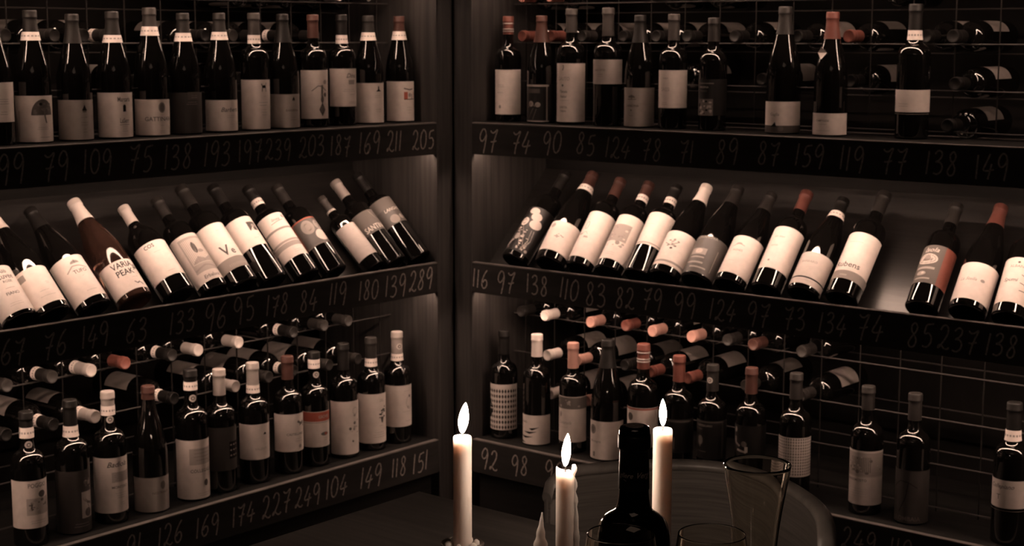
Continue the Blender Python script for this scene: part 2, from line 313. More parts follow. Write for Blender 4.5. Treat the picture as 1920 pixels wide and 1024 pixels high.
TEXTS = {}
def text_geo(t, shear=0):
    key = (t, shear)
    if key in TEXTS: return TEXTS[key]
    c = bpy.data.curves.new('txt', 'FONT'); c.body = t; c.resolution_u = 2; c.offset = .014; c.shear = shear; c.align_x = 'CENTER'
    o = bpy.data.objects.new('txt', c); me = o.to_mesh()
    vs = [(v.co.x, v.co.y) for v in me.vertices]; fs = [tuple(p.vertices) for p in me.polygons]
    o.to_mesh_clear(); bpy.data.objects.remove(o); bpy.data.curves.remove(c)
    TEXTS[key] = (vs, fs); return TEXTS[key]
def label_mesh(R, z0, z1, half, paper, art, yaw=0, seed=0, wmm=None):
    """cylindrical label with its print; art is in millimetres, u along the surface from the label's middle, v up from its foot"""
    mats = [papm(paper)]; slot = {}; mb = MB(); h = z1 - z0; R0 = R + .00025
    def S(c):
        if c not in slot: slot[c] = len(mats); mats.append(inkm(c))
        return slot[c]
    def P(u, v, lift):
        a = u * .001 / R + yaw; r = R0 + lift; return (r * math.sin(a), -r * math.cos(a), z0 + v * .001)
    n = 36; A = math.radians(half); U = A * R * 1000; V = h * 1000
    vs = []; fs = []
    for i in range(n + 1):
        u = -U + 2 * U * i / n; vs += [P(u, 0, 0), P(u, V, 0)]
        if i: fs.append((2*i-2, 2*i, 2*i+1, 2*i-1))
    mb.add(vs, fs)
    rnd = random.Random(seed); layer = [0]
    def quad(u0, v0, u1, v1, c):
        layer[0] += 1; L = .00008 + .000004 * layer[0]; k = max(1, int(abs(u1 - u0) / 4)); vs = []; fs = []
        for i in range(k + 1):
            u = u0 + (u1 - u0) * i / k; vs += [P(u, v0, L), P(u, v1, L)]
            if i: fs.append((2*i-2, 2*i, 2*i+1, 2*i-1))
        mb.add(vs, fs, S(c))
    def poly(pts, c, L=None):
        """print a flat outline, cut into narrow upright strips so that it follows the curve of the glass"""
        if L is None: layer[0] += 1; L = .00008 + .000004 * layer[0]
        lo = min(q[0] for q in pts); hi = max(q[0] for q in pts); n = max(1, math.ceil((hi - lo) / 2.5))
        if n == 1: mb.add([P(a, b, L) for a, b in pts], [tuple(range(len(pts)))], S(c)); return
        def clip(ps, x, keep_left):
            out = []
            for k in range(len(ps)):
                p, q = ps[k - 1], ps[k]; pi = (p[0] <= x) if keep_left else (p[0] >= x); qi = (q[0] <= x) if keep_left else (q[0] >= x)
                if pi != qi: t = (x - p[0]) / (q[0] - p[0]); out.append((x, p[1] + t * (q[1] - p[1])))
                if qi: out.append(q)
            return out
        for k in range(n):
            a = lo + (hi - lo) * k / n; b_ = lo + (hi - lo) * (k + 1) / n; ps = clip(clip(list(pts), a, False), b_, True)
            if len(ps) > 2: mb.add([P(x, y, L) for x, y in ps], [tuple(range(len(ps)))], S(c))
    def ell(cu, cv, ru, rv, c, a0=0, a1=360, k=20):
        poly([(cu + ru * math.cos(math.radians(a0 + (a1-a0)*i/k)), cv + rv * math.sin(math.radians(a0 + (a1-a0)*i/k))) for i in range(k if a1 - a0 == 360 else k + 1)], c)
    def line(pts, wd, c):
        layer[0] += 1; L = .00008 + .000004 * layer[0]; fine = []
        for (a, b), (a2, b2) in zip(pts, pts[1:]):
            n = max(1, math.ceil(abs(a2 - a) / 2.5)); fine += [(a + (a2 - a) * q / n, b + (b2 - b) * q / n) for q in range(n)]
        pts = fine + [pts[-1]]; vs = []; fs = []
        for i, (a, b) in enumerate(pts):
            a2, b2 = pts[min(i+1, len(pts)-1)]; a0, b0 = pts[max(i-1, 0)]; dx, dz = a2-a0, b2-b0; l = math.hypot(dx, dz) or 1
            for sg in (-1, 1): vs.append(P(a - sg*dz/l*wd/2, b + sg*dx/l*wd/2, L))
            if i: fs.append((2*i-2, 2*i-1, 2*i+1, 2*i))
        mb.add(vs, fs, S(c))
    for e in art:
        k = e[0]
        if k == 't':
            _, t, u, v, hh, c = e[:6]; sh = e[6] if len(e) > 6 else 0; wx = e[7] if len(e) > 7 else 1
            vs, fs = text_geo(t, sh); sc = hh / .70; layer[0] += 1; L = .00008 + .000004 * layer[0]
            for f in fs: poly([(u + vs[q][0] * sc * wx, v + vs[q][1] * sc) for q in f], c, L)
        elif k == 'r': quad(*e[1:])
        elif k == 'e': ell(*e[1:])
        elif k == 'o':
            _, cu, cv, ru, rv, wd, c = e; line([(cu + ru*math.cos(i*math.pi/12), cv + rv*math.sin(i*math.pi/12)) for i in range(25)], wd, c)
        elif k == 'p':
            poly(e[1], e[2])
        elif k == 'l': line(e[1], e[2], e[3])
        elif k == 'x':                                                   # rows of illegibly small print
            _, cu, cv, wid, rows, pitch, c = e
            for rr in range(rows):
                ww = wid * rnd.uniform(.6, 1); u = cu - ww / 2
                while u < cu + ww / 2:
                    d = rnd.uniform(1.2, 4); quad(u, cv - rr*pitch, min(u + d, cu + ww/2), cv - rr*pitch + .9, c); u += d + .7
        elif k == 'm':                                                   # mottled picture
            _, u0, v0, u1, v1, nn, cs = e
            for q in range(nn):
                a = rnd.uniform(1.5, 5); ell(rnd.uniform(u0 + a*.6, u1 - a*.6), rnd.uniform(v0 + a*.6, v1 - a*.6), a, a * rnd.uniform(.4, 1), rnd.choice(cs), k=9)
        elif k == 'd':                                                   # lattice of lozenges
            _, u0, v0, u1, v1, pu, pv, c = e; j = 0; v = v0
            while v < v1:
                u = u0 + (pu / 2 if j % 2 else 0)
                while u < u1:
                    layer[0] += 0; L = .00012; mb.add([P(u-pu*.40, v, L), P(u, v-pv*.46, L), P(u+pu*.40, v, L), P(u, v+pv*.46, L)], [(0,1,2,3)], S(c)); u += pu
                v += pv; j += 0
    return mb.mesh('label', mats, smooth=True)
GEO={
'L0-0':(0,0,'G',1.4282,0.098,1.003,0.055,None,[0.0522,0.1401]),
'L0-1':(0,0,'G',1.329,0.098,1.008,0.0474,[0.2306,0.2495],[0.004,0.1076]),
'L0-2':(0,0,'G',1.217,0.098,0.984,0.0684,None,[0.004,0.0972]),
'L0-3':(0,0,'G',1.105,0.098,1.009,0.0546,[0.2252,0.2425],[0.004,0.1089]),
'L0-4':(0,0,'G',0.9956,0.098,1.044,0.0429,[0.2333,0.2541],[0.004,0.0866]),
'L0-5':(0,0,'G',0.8938,0.098,1.005,0.0481,[0.2283,0.2491],[0.004,0.1039]),
'L0-6':(0,0,'G',0.7786,0.098,1.01,0.0462,[0.2309,0.2507],[0.0047,0.0819]),
'L0-7':(0,0,'B',0.6635,0.098,1.005,0.0556,[0.2225,0.2442],[0.004,0.1305]),
'L0-8':(0,0,'G',0.5642,0.098,1.009,0.0729,None,[0.004,0.0909]),
'L0-9':(0,0,'B',0.4552,0.098,0.999,0.0624,None,[0.0231,0.1528]),
'L0-10':(0,0,'B',0.3478,0.098,1.003,0.0547,[0.2222,0.2452],[0.0522,0.1548]),
'L0-11':(0,0,'G',0.2447,0.098,1.007,0.0453,[0.2298,0.2516],[0.004,0.1133]),
'L0-12':(0,0,'G',0.1202,0.098,1.006,0.0418,[0.2314,0.2553],[0.004,0.1153]),
'R0-0':(1,0,'B',0.1254,0.098,0.998,0.0515,None,[0.0214,0.1491]),
'R0-1':(1,0,'G',0.2484,0.098,1.01,0.0735,None,[0.0045,0.1094]),
'R0-2':(1,0,'B',0.3542,0.098,1.061,0.0606,None,[0.0076,0.1598]),
'R0-3':(1,0,'B',0.4803,0.098,1.066,0.0713,None,[0.1078,0.1697]),
'R0-4':(1,0,'G',0.5867,0.098,1.007,0.0716,None,[0.004,0.1064]),
'R0-5':(1,0,'B',0.6946,0.098,1.003,0.0679,None,[0.056,0.1547]),
'R0-6':(1,0,'B',0.8188,0.098,0.968,0.062,None,[0.0418,0.1381]),
'R0-7':(1,0,'G',1.0285,0.098,1.066,0.0644,None,[0.004,0.0769]),
'R0-8':(1,0,'G',1.1612,0.098,1.018,0.0635,None,[0.004,0.0559]),
'R0-9':(1,0,'B',1.3666,0.125,1.065,0.0577,[0.221,0.2423],[0.0608,0.1105]),
'L2-0':(0,2,'B',1.3957,0.082,1.047,0.034,[0.2422,0.2663],[0.043,0.1512]),
'L2-1':(0,2,'B',1.2765,0.082,1.069,0.0572,[0.2188,0.2431],[0.004,0.1457]),
'L2-2':(0,2,'B',1.1688,0.082,1.076,0.0312,[0.2469,0.269],[0.027,0.1543]),
'L2-3':(0,2,'G',1.0484,0.082,1.062,0.0299,None,[0.004,0.0862]),
'L2-4':(0,2,'B',0.916,0.082,1.119,0.0268,[0.2537,0.2735],[0.0057,0.1429]),
'L2-5':(0,2,'B',0.8226,0.082,1.073,0.0626,None,[0.056,0.1629]),
'L2-6':(0,2,'B',0.7087,0.082,1.069,0.0548,[0.2253,0.2455],[0.0619,0.1511]),
'L2-7':(0,2,'B',0.5861,0.082,1.063,0.0593,None,[0.0591,0.1563]),
'L2-8':(0,2,'B',0.488,0.082,1.052,0.0184,[0.2578,0.2818],[0.0534,0.1476]),
'L2-9':(0,2,'B',0.3759,0.082,1.076,0.0693,None,[0.0114,0.1523]),
'L2-10':(0,2,'B',0.2658,0.082,1.078,0.0547,[0.2239,0.2455],[0.021,0.154]),
'L2-11':(0,2,'B',0.1583,0.082,1.084,0.0584,[0.2227,0.2417],[0.0466,0.1591]),
'R2-0':(1,2,'B',0.1232,0.082,1.062,0.0649,None,[0.0259,0.1543]),
'R2-1':(1,2,'B',0.2479,0.082,1.075,0.06,None,[0.004,0.0842]),
'R2-2':(1,2,'B',0.38,0.082,1.046,0.0693,None,[0.0316,0.1576]),
'R2-3':(1,2,'G',0.5015,0.082,1.138,0.0678,None,[0.004,0.0994]),
'R2-4':(1,2,'B',0.6227,0.082,1.137,0.0602,None,[0.0523,0.1497]),
'R2-5':(1,2,'B',0.7401,0.082,1.079,0.065,None,[0.0593,0.1453]),
'R2-6':(1,2,'B',0.8469,0.082,1.044,0.0674,None,[0.0618,0.1618]),
'R2-7':(1,2,'B',0.966,0.082,1.069,0.0633,None,[0.0826,0.1625]),
'R2-8':(1,2,'B',1.098,0.082,1.082,0.0612,None,[0.0576,0.1518]),
'R2-9':(1,2,'B',1.2997,0.082,1.067,0.0549,None,[0.0249,0.1534]),
'R2-10':(1,2,'B',1.4244,0.082,1.065,0.0613,None,[0.004,0.1276]),
'R2-11':(1,2,'B',1.6713,0.082,1.113,0.0573,[0.2201,0.2429],[0.0808,0.1404]),
'L1-0':(0,1,'B',1.43,0.0131,1.097,None,None,[0.0082,0.1214]),
'L1-1':(0,1,'G',1.3439,0.0167,1.057,None,None,[0.0158,0.112]),
'L1-2':(0,1,'G',1.2298,0.0239,1.047,None,None,[0.0169,0.131]),
'L1-3':(0,1,'G',1.1126,0.0125,1.083,None,None,[0.0161,0.0963]),
'L1-4':(0,1,'B',0.9831,0.011,0.962,None,None,[0.0445,0.1556]),
'L1-5':(0,1,'B',0.8681,0.0098,1.028,None,None,[0.019,0.1607]),
'L1-6':(0,1,'B',0.7735,0.0107,1.12,None,None,[0.0357,0.1637]),
'L1-7':(0,1,'B',0.6729,0.0063,1.102,None,None,[0.0905,0.176]),
'L1-8':(0,1,'B',0.5525,0.0123,1.059,None,None,[0.0516,0.1864]),
'L1-9':(0,1,'B',0.4494,0.0134,1.042,None,None,[0.0782,0.1653]),
'L1-10':(0,1,'B',0.2881,0.0344,0.88,None,None,[0.0379,0.1657]),
'L1-11':(0,1,'B',0.2125,0.0258,1.034,None,None,[0.0982,0.1655]),
'L1-12':(0,1,'B',0.1142,0.0256,1.087,None,None,[0.108,0.1918]),
'R1-0':(1,1,'B',0.2035,0.0106,1.107,None,None,[0.0141,0.1555]),
'R1-1':(1,1,'G',0.3323,-0.0184,1.12,None,None,[0.0218,0.1116]),
'R1-2':(1,1,'B',0.4332,-0.0172,1.072,None,None,[0.0183,0.1656]),
'R1-3':(1,1,'B',0.5336,-0.0169,1.054,None,None,[0.0228,0.1669]),
'R1-4':(1,1,'B',0.6313,-0.02,1.047,None,None,[0.0797,0.1851]),
'R1-5':(1,1,'G',0.7198,-0.0105,1.071,None,None,[0.0189,0.1225]),
'R1-6':(1,1,'G',0.821,-0.0125,1.083,None,None,[0.006,0.1127]),
'R1-7':(1,1,'G',0.9213,-0.0051,1.037,None,None,[0.0186,0.1325]),
'R1-8':(1,1,'B',1.0281,-0.0115,1.077,None,None,[0.0449,0.1676]),
'R1-9':(1,1,'G',1.1357,-0.0068,1.036,None,None,[0.0103,0.1036]),
'R1-10':(1,1,'B',1.242,-0.0069,1.12,None,None,[0.0339,0.1609]),
'R1-11':(1,1,'B',1.4516,-0.0179,1.061,None,None,[0.0504,0.1553]),
'R1-12':(1,1,'G',1.5656,-0.0186,1.078,None,None,[0.0159,0.1118]),
'R1-13':(1,1,'B',1.6642,-0.0278,1.041,None,None,[0.0252,0.1466]),
}
# id: (capsule, paper, print, description, options)
SPEC = {
'L0-0': ('dark','cream',[('x',0,50,26,3,5,'g'),('x',0,22,22,2,5,'g')],"dark bottle cut off by the photo's left edge on the top shelf, above chalked 99",{}),
'L0-1': ('brown','cream',[('e',0,60,27,36,'b',0,180),('m',-22,62,22,90,16,['g','b','k','g']),('l',[(2,75),(5,55),(8,42)],3.5,'g'),('x',0,32,30,2,4,'l'),('x',4,10,34,1,4,'g'),('r',-58,12,-57,70,'g')],'sloping-shouldered bottle with a half-round tree picture on its cream label, above chalked 79',{}),
'L0-2': ('brown','taupe',[('p',[(-7,68),(0,82),(7,68)],'k'),('r',-5,64,5,68,'g'),('x',0,52,18,1,4,'g'),('x',0,40,22,2,6,'g'),('x',0,24,14,2,7,'g')],'sloped bottle with a small peaked roof on its taupe label, above chalked 109',{}),
'L0-3': ('brown','cream',[('t','Marcaria',0,84,11,'b',0,.62),('r',-4,60,4,72,'k'),('e',0,72,4,5,'k',0,180),('t','LaSerr',0,34,11,'g',0,.6),('r',-13,29,13,30,'g'),('x',0,24,20,3,5,'l')],'sloped bottle with a dark arched doorway under large text on its label, above chalked 75',{}),
'L0-4': ('grey','cream',[('t','GATTINARA',-4,33,9.5,'g'),('e',0,64,9,12,'g'),('o',0,64,7,10,.8,'s'),('x',0,22,12,1,4,'l'),('x',0,9,18,2,4,'l')],'tall sloped bottle with GATTINARA and a round seal on its label, above chalked 138',{}),
'L0-5': ('brown','brown',[('r',-18,82,18,101,'b'),('x',0,92,18,2,5,'l'),('x',-6,76,34,2,5,'l')],'sloped bottle with a very dark brown label on the top left shelf, above chalked 193',{}),
'L0-6': ('brown','cream',[('t','Barbera',-2,48,11,'g',.35),('x',0,38,26,2,5,'s'),('x',6,16,12,2,5,'s')],'sloping-shouldered bottle with a short cream label in grey script, above chalked 197',{}),
'L0-7': ('grey','cream',[('e',0,109,6,4,'k'),('l',[(-5,108),(-6,96)],1.8,'k'),('l',[(5,108),(6,96)],1.8,'k'),('l',[(-5,110),(-8,117)],2,'k'),('l',[(5,112),(7,119)],1.5,'k'),('x',2,84,10,1,4,'l'),('x',-2,68,32,2,7,'g'),('x',0,50,20,3,7,'l')],'square shouldered bottle with a small black deer on a tall label, above chalked 239',{}),
'L0-8': ('black','taupe',[('p',[(-5,72),(0,81),(5,72)],'k'),('r',-4,69,4,72,'g'),('t','BARBERA',-3,42,6,'g',0,1.1),('x',0,26,20,2,6,'g')],'sloped bottle with black capsule and tiny roof on its taupe label, above chalked 203',{}),
'L0-9': ('redtop','cream',[('e',-2,52,5,10,'g'),('l',[(-2,90),(-3,60)],6,'g'),('p',[(-12,24),(-2,44),(8,24),(-2,6)],'b'),('e',-2,26,7,9,'g'),('l',[(-32,74),(-14,88),(-2,86),(12,74)],2.2,'g'),('e',8,64,5,6,'g'),('e',8,98,6,6,'l')],'square shouldered bottle with a lute shaped figure on its tall label, above chalked 187',{}),
'L0-10': ('dark','cream',[('t','Dina',0,78,12,'g',.4),('r',-9,60,12,72,'l'),('x',-6,46,40,2,5,'l'),('x',3,32,14,1,5,'l'),('x',2,12,26,2,4,'l')],'square shouldered bottle with a squarish cream label set high, above chalked 169',{}),
'L0-11': ('brown','cream',[('p',[(-9,86),(9,86),(2,92),(1,101),(-2,101),(-3,91)],'k'),('x',-2,74,26,2,5,'l'),('x',0,36,28,2,6,'l')],'sloped bottle with a small black tower on a hill on its label, above chalked 211',{}),
'L0-12': ('redtop','cream',[('r',-18,60,22,62,'k'),('r',-18,62,-6,82,'r'),('r',-6,62,20,84,'w'),('e',1,73,5,6,'l'),('r',8,62,11,76,'b'),('l',[(-18,92),(0,88),(14,90)],3.5,'g'),('r',18,62,22,82,'r'),('x',0,38,22,3,8,'s')],'sloped bottle with a red and white village picture on its label, above chalked 205',{}),
'R0-0': ('red','white',[('x',0,84,30,2,5,'l'),('x',-2,62,24,1,5,'l'),('e',-2,22,4,5,'l')],'square-shouldered bottle with a ringed red capsule and plain white label, above chalked 97',{'rings':1}),
'R0-1': ('redtop','black',[('r',-46,98,46,103,'s'),('r',38,2,42,98,'l'),('r',-46,0,46,4,'s'),('e',-8,50,9,8,'l'),('e',14,48,8,7,'l'),('l',[(-22,38),(-8,52),(4,44),(14,50)],4,'g'),('l',[(-18,8),(0,38)],2,'g'),('l',[(-2,6),(10,36)],2,'g'),('r',-20,80,20,92,'b')],'sloping-shouldered bottle with a black pictorial label framed by pale lines, above chalked 74',{}),
'R0-2': ('grey','cream',[('l',[(-2,134),(1,142),(-1,148)],3,'g'),('t','CAUTO',0,108,9,'l',0,.8),('e',-2,95,3,3,'g'),('t','Tenuta',0,76,7,'g',.2,.8),('t','Fattor',0,63,7,'g',.2,.8),('x',2,56,26,1,4,'l'),('t','CASTEL',0,36,5,'g'),('t','Nero',0,26,5.5,'g')],'tall bottle with a very long cream label of stacked text, above chalked 90',{}),
'R0-3': ('grey','taupe',[('t','SAN VITO',-2,33,5,'g'),('p',[(-6,38),(0,45),(6,38)],'l'),('x',0,24,20,2,5,'g')],'tall bottle with a small square label high on its shoulder, above chalked 85',{}),
'R0-4': ('black','taupe',[('e',0,76,11,7,'g',0,180),('l',[(-13,72),(14,72)],2,'g'),('l',[(0,72),(1,84)],2,'b'),('t','CARBONA',0,52,6,'b'),('e',-1,43,2.5,2.5,'g'),('x',0,28,12,1,4,'g')],'sloped bottle with a broad tree over text on its taupe label, above chalked 124',{}),
'R0-5': ('grey','cream',[('t','rosso',-2,76,5,'l',.3),('t','SASSI',-2,44,10,'s',0,.8),('x',-4,14,24,2,5,'l')],'square-shouldered bottle with a plain squarish cream label and grey capsule, above chalked 78',{}),
'R0-6': ('brown','black',[('r',-34,84,22,87,'g'),('t','MASSERIA',-8,73,5,'l'),('t','ROSSO',-8,63,5,'g'),('r',-30,0,20,44,'g'),('m',-28,2,18,42,26,['s','k','l','k'])],'dark bottle with a black label over a mottled pale square, above chalked 71',{}),
'R0-7': ('brown','cream',[('r',-80,0,80,17,'b'),('p',[(-12,14),(4,14),(0,26),(-3,22)],'k'),('e',14,10,7,6,'g'),('t','Gaglia',-2,40,7,'l',.2)],'sloped bottle with a dark sea and sail at the foot of its label',{}),
'R0-8': ('red','cream',[('t','CAMPOLESE',-2,32,4.5,'g'),('x',0,25,30,1,4,'l'),('x',0,10,44,1,4,'l')],'sloped bottle with a salmon red capsule and a small diamond tag on its neck',{'diamond':1}),
'R0-9': ('dark','cream',[('x',-8,18,26,2,5,'l'),('r',-60,-5,60,-3,'b')],'lone dark bottle with short cream label and white neck band, rightmost on the top shelf',{}),
'L1-0': ('white','cream',[('t','Alib',6,94,9,'g',0,.9),('t','Cuvee',6,80,13,'g',0,.8),('t','ROSE',6,70,6,'g'),('x',4,56,26,1,5,'g'),('t','FIANO',4,40,7,'b'),('x',0,20,44,2,5,'s')],"leaning bottle with rounded hand lettering at the left photo edge, above chalked 67",{}),
'L1-1': ('cream','white',[('r',-48,72,-26,88,'l'),('x',-2,32,26,1,5,'s'),('x',0,18,36,1,5,'s'),('x',14,52,12,2,4,'l')],'leaning bottle with glossy white label and small grey corner patch, above chalked 76',{}),
'L1-2': ('black','white',[('e',2,92,11,8,'l',0,180),('l',[(2,92),(2,102)],1.5,'g'),('l',[(-26,74),(-8,86),(8,84),(26,76)],3,'s'),('t','TUFO',4,66,9,'g'),('x',4,56,8,1,4,'s'),('x',4,16,28,1,4,'l')],'leaning black capped bottle with a faint tree on its white label, above chalked 149',{}),
'L1-3': ('white','white',[('t','VARIA',0,60,15,'k',0,.85),('t','PEAK',-2,40,15,'k',0,.85),('x',14,30,20,1,4,'l'),('l',[(6,18),(12,12),(18,16),(26,8)],2.5,'b'),('m',20,40,40,66,8,['g','l'])],'leaning rose bottle with bold black PEAK lettering on its label, above chalked 63',{'rose':1}),
'L1-4': ('cream','white',[('t','COS',-20,94,11,'k',0,.9),('r',34,30,35,84,'l'),('x',-6,78,30,1,4,'s'),('x',0,14,22,1,5,'l')],'leaning squat broad bottle with COS on its label and cream capsule, above chalked 133',{}),
'L1-5': ('brown','cream',[('r',-32,28,44,132,'s'),('r',-27,52,39,125,'w'),('e',-2,98,6,17,'b'),('e',10,86,9,5,'l'),('p',[(-24,58),(-6,72),(10,62),(34,74),(36,54),(-24,54)],'l'),('t','Erbaluce',2,8,10,'g',.15,.9),('l',[(-30,36),(0,44),(36,34)],5,'l')],'leaning bottle with a framed drawing of a standing figure on its label',{}),
'L1-6': ('brown','white',[('t','V',-10,38,27,'b',0,.9),('t','e',8,38,19,'b',0,.9),('r',-80,0,80,30,'l'),('r',-20,7,26,14,'s'),('x',0,106,10,1,4,'l')],'leaning bottle with a large letter V over a grey strip on its white label',{}),
'L1-7': ('dark','white',[('r',2,42,28,68,'b'),('p',[(4,42),(14,54),(16,42)],'w'),('e',18,56,6,5,'l'),('x',8,20,14,1,4,'s')],'leaning bottle with a dark square picture on its short white label, above chalked 178',{}),
'L1-8': ('dark','white',[('r',-80,84,80,90,'l'),('r',-80,46,80,52,'s'),('r',-80,30,80,44,'s'),('t','linea',-6,112,9,'l',.3),('l',[(-22,106),(16,112)],1.5,'g'),('e',20,122,4,5,'l'),('x',4,16,34,2,5,'s')],'leaning bottle with a tall label crossed by grey bands, above chalked 84',{'capband':1}),
'L1-9': ('brown','slate',[('r',-52,0,-46,87,'r'),('r',-52,83,52,87,'r'),('e',-12,58,18,21,'l'),('o',-12,58,9,11,4,'g'),('e',22,60,14,16,'l'),('o',22,60,7,8,3,'g'),('e',16,26,20,18,'w'),('r',-46,0,52,4,'g')],'leaning bottle with a red-edged dark label showing pale shell shapes, above chalked 119',{}),
'L1-10': ('grey','ivory',[('x',0,100,10,1,4,'l'),('x',6,30,20,1,4,'l')],'small leaning bottle with plain ivory label overlapping its right neighbour, above chalked 180',{'short':1}),
'L1-11': ('silver','slate',[('r',-70,22,70,70,'g'),('t','SANTINI',-4,6,16,'w',0,.75),('l',[(6,66),(14,44),(26,30)],1.2,'s')],'leaning bottle with two-tone grey label and pale capitals at its foot, above chalked 139',{}),
'L1-12': ('black','slate',[('r',-70,50,70,84,'g'),('t','LANGHE',2,40,9,'w',.1,1.0),('e',-8,14,14,13,'l'),('e',16,16,8,8,'l')],'leaning bottle with a grey landscape label and pale letters, above chalked 289',{}),
'R1-0': ('black','black',[('e',-4,128,15,10,'w'),('e',10,112,15,12,'w'),('e',-16,92,12,13,'w'),('o',-16,92,6,7,3,'g'),('e',18,90,17,14,'w'),('l',[(-18,78),(-4,52),(10,18)],11,'w'),('l',[(20,70),(24,40),(16,6)],8,'s'),('e',-14,44,9,10,'s'),('m',-34,4,34,74,26,['s','l','s','w']),('l',[(-34,14),(-20,34)],6,'w')],'leaning bottle covered in white splashed shapes on dark ground, nearest the corner on the right',{}),
'R1-1': ('redtop','white',[('e',-22,76,8,7,'s'),('m',-4,36,26,52,7,['s','s'])],'leaning sloped bottle with white label and banded capsule, second from the corner on the right',{'capband':1}),
'R1-2': ('redtop','white',[('o',-16,100,5,12,1.5,'l'),('l',[(-22,74),(-12,80),(-4,72)],1.5,'s'),('m',-30,56,0,76,6,['s'])],'leaning bottle with a reddish capsule and long white label, above chalked 110',{}),
'R1-3': ('redtop','white',[('r',-34,58,24,112,'s'),('m',-32,40,22,108,22,['l','s','w','l']),('e',4,52,6,6,'l'),('x',-4,20,36,2,6,'s')],'leaning bottle with a grey ink picture on its white label, above chalked 83',{'capband':1}),
'R1-4': ('dark','white',[('x',-10,66,24,1,4,'s'),('r',-70,4,70,8,'s')],'leaning bottle with a short plain white label set high, above chalked 82',{'capband':1}),
'R1-5': ('white','white',[('m',-24,52,14,78,12,['l','s','g']),('e',-2,50,4,3,'b'),('l',[(-24,66),(-6,58),(14,72)],1.6,'g'),('r',-60,8,60,14,'s')],'leaning bottle with white capsule and small grey sprig on its label, above chalked 79',{}),
'R1-6': ('brown','slate',[('t','CASANOVA',-6,101,8,'l',0,.9),('e',-20,86,11,12,'g'),('r',-34,52,8,70,'s'),('e',-12,62,10,7,'w'),('r',-30,42,8,46,'s'),('r',-34,26,10,31,'s'),('r',-20,13,22,17,'s'),('r',34,12,36,76,'l')],'leaning bottle with a dark grey label filled with pale lettering',{}),
'R1-7': ('brown','white',[('e',-8,86,9,6,'s',0,180),('l',[(-26,80),(-8,88),(8,84)],2,'s'),('t','AGNES',-6,66,6,'l'),('x',-26,66,12,1,4,'s'),('x',-10,36,20,1,4,'s')],'leaning sloped bottle with a faint tree on white label, above middle shelf chalked 124',{}),
'R1-8': ('red','white',[('t','vini bian',-10,90,6,'s',.3),('t','canto',-14,64,6,'s',.3),('e',-12,22,3,3,'l')],'leaning bottle with a salmon capsule and a tall almost blank white label',{}),
'R1-9': ('dark','cream',[('r',-80,17,80,21,'k'),('l',[(-40,86),(-36,70),(-44,52),(-40,36)],3,'s'),('t','BARBARO',-6,62,6.5,'l'),('x',0,10,50,1,4,'s')],'leaning bottle with a label split by a thin black stripe, above chalked 73',{'capband':1}),
'R1-10': ('brown','white',[('r',-80,0,80,22,'l'),('t','Rubens',-8,32,14,'g',0,1.0),('x',-8,100,34,1,4,'s'),('t','rosso',-8,8,5,'w',.2)],'leaning bottle with Rubens lettering over a grey strip, left of the empty space',{}),
'R1-11': ('brown','redp',[('r',-60,0,18,105,'g'),('t','Isola',-14,86,12,'w',.35,1.1),('e',-18,66,25,15,'w'),('o',-18,66,20,11,1.4,'g'),('e',-18,68,9,8,'l'),('t','Menfi',-18,60,8,'g',.3),('r',-40,38,6,44,'s'),('e',-22,26,12,6,'s'),('e',-18,27,4,3,'w'),('r',-36,10,2,14,'s')],'leaning bottle with a red and grey label and pale oval emblem',{}),
'R1-12': ('red','white',[('t','La Stella',-14,48,8,'s',.35),('e',18,52,5,4,'l')],'leaning bottle with a reddish capsule and a plain cream-white label, above chalked 237',{}),
'R1-13': ('grey','white',[('e',-4,108,3,3,'b'),('t','ALBANA',-4,94,7,'l'),('t','Spumi',-14,56,9,'g',.2),('l',[(16,90),(26,70),(20,50),(30,28)],4,'g'),('l',[(8,76),(24,68)],2,'g'),('l',[(8,54),(24,50)],2,'g'),('l',[(10,34),(26,34)],2,'g')],'leaning bottle with a dark fern drawing on its label at the right photo edge',{}),
'L2-0': ('dark','cream',[('t','POGGIO',0,92,10,'g',0,.8),('r',-26,30,30,68,'s'),('m',-22,32,26,66,18,['g','l','s']),('l',[(-14,60),(-16,40)],4,'b'),('e',10,76,9,8,'b'),('x',0,16,36,2,5,'l')],'bottle with a framed village drawing under POGGIO, leftmost on the bottom left shelf',{'roundel':.228}),
'L2-1': ('dark','brown',[('r',-2,32,32,92,'s'),('l',[(4,86),(6,74),(14,68),(28,62)],5,'k'),('l',[(14,66),(20,52)],1.5,'k'),('e',16,44,10,10,'b'),('m',4,98,30,128,14,['g','b','l']),('x',0,20,44,2,6,'l')],'bottle with a dark brown label holding a pale picture of a long-tailed bird',{}),
'L2-2': ('silver','cream',[('t','Badiola',-4,106,12,'b',.4,1.0),('r',-18,70,32,94,'s'),('x',6,90,44,5,4,'g'),('t','MONTERO',2,56,6,'g'),('x',4,44,30,3,5,'l'),('x',6,22,16,2,4,'l')],'bottle with silver capsule and a script headed label full of small print',{'roundel':.238}),
'L2-3': ('redtop','taupe',[('e',6,62,7,10,'g'),('t','NOSTRANO',0,42,5.5,'g'),('x',8,24,14,2,6,'l')],'sloping-shouldered bottle with a red capsule top and broad taupe label, above chalked 126',{}),
'L2-4': ('dark','cream',[('r',-30,80,34,118,'s'),('x',2,114,50,4,8,'g'),('t','COLLEGALLI',0,62,7.5,'g',0,.95),('e',10,36,6,8,'b'),('x',4,12,36,2,5,'l')],'tall bottle with a long label bearing a small dark seal, bottom shelf above chalked 169',{'roundel':.236}),
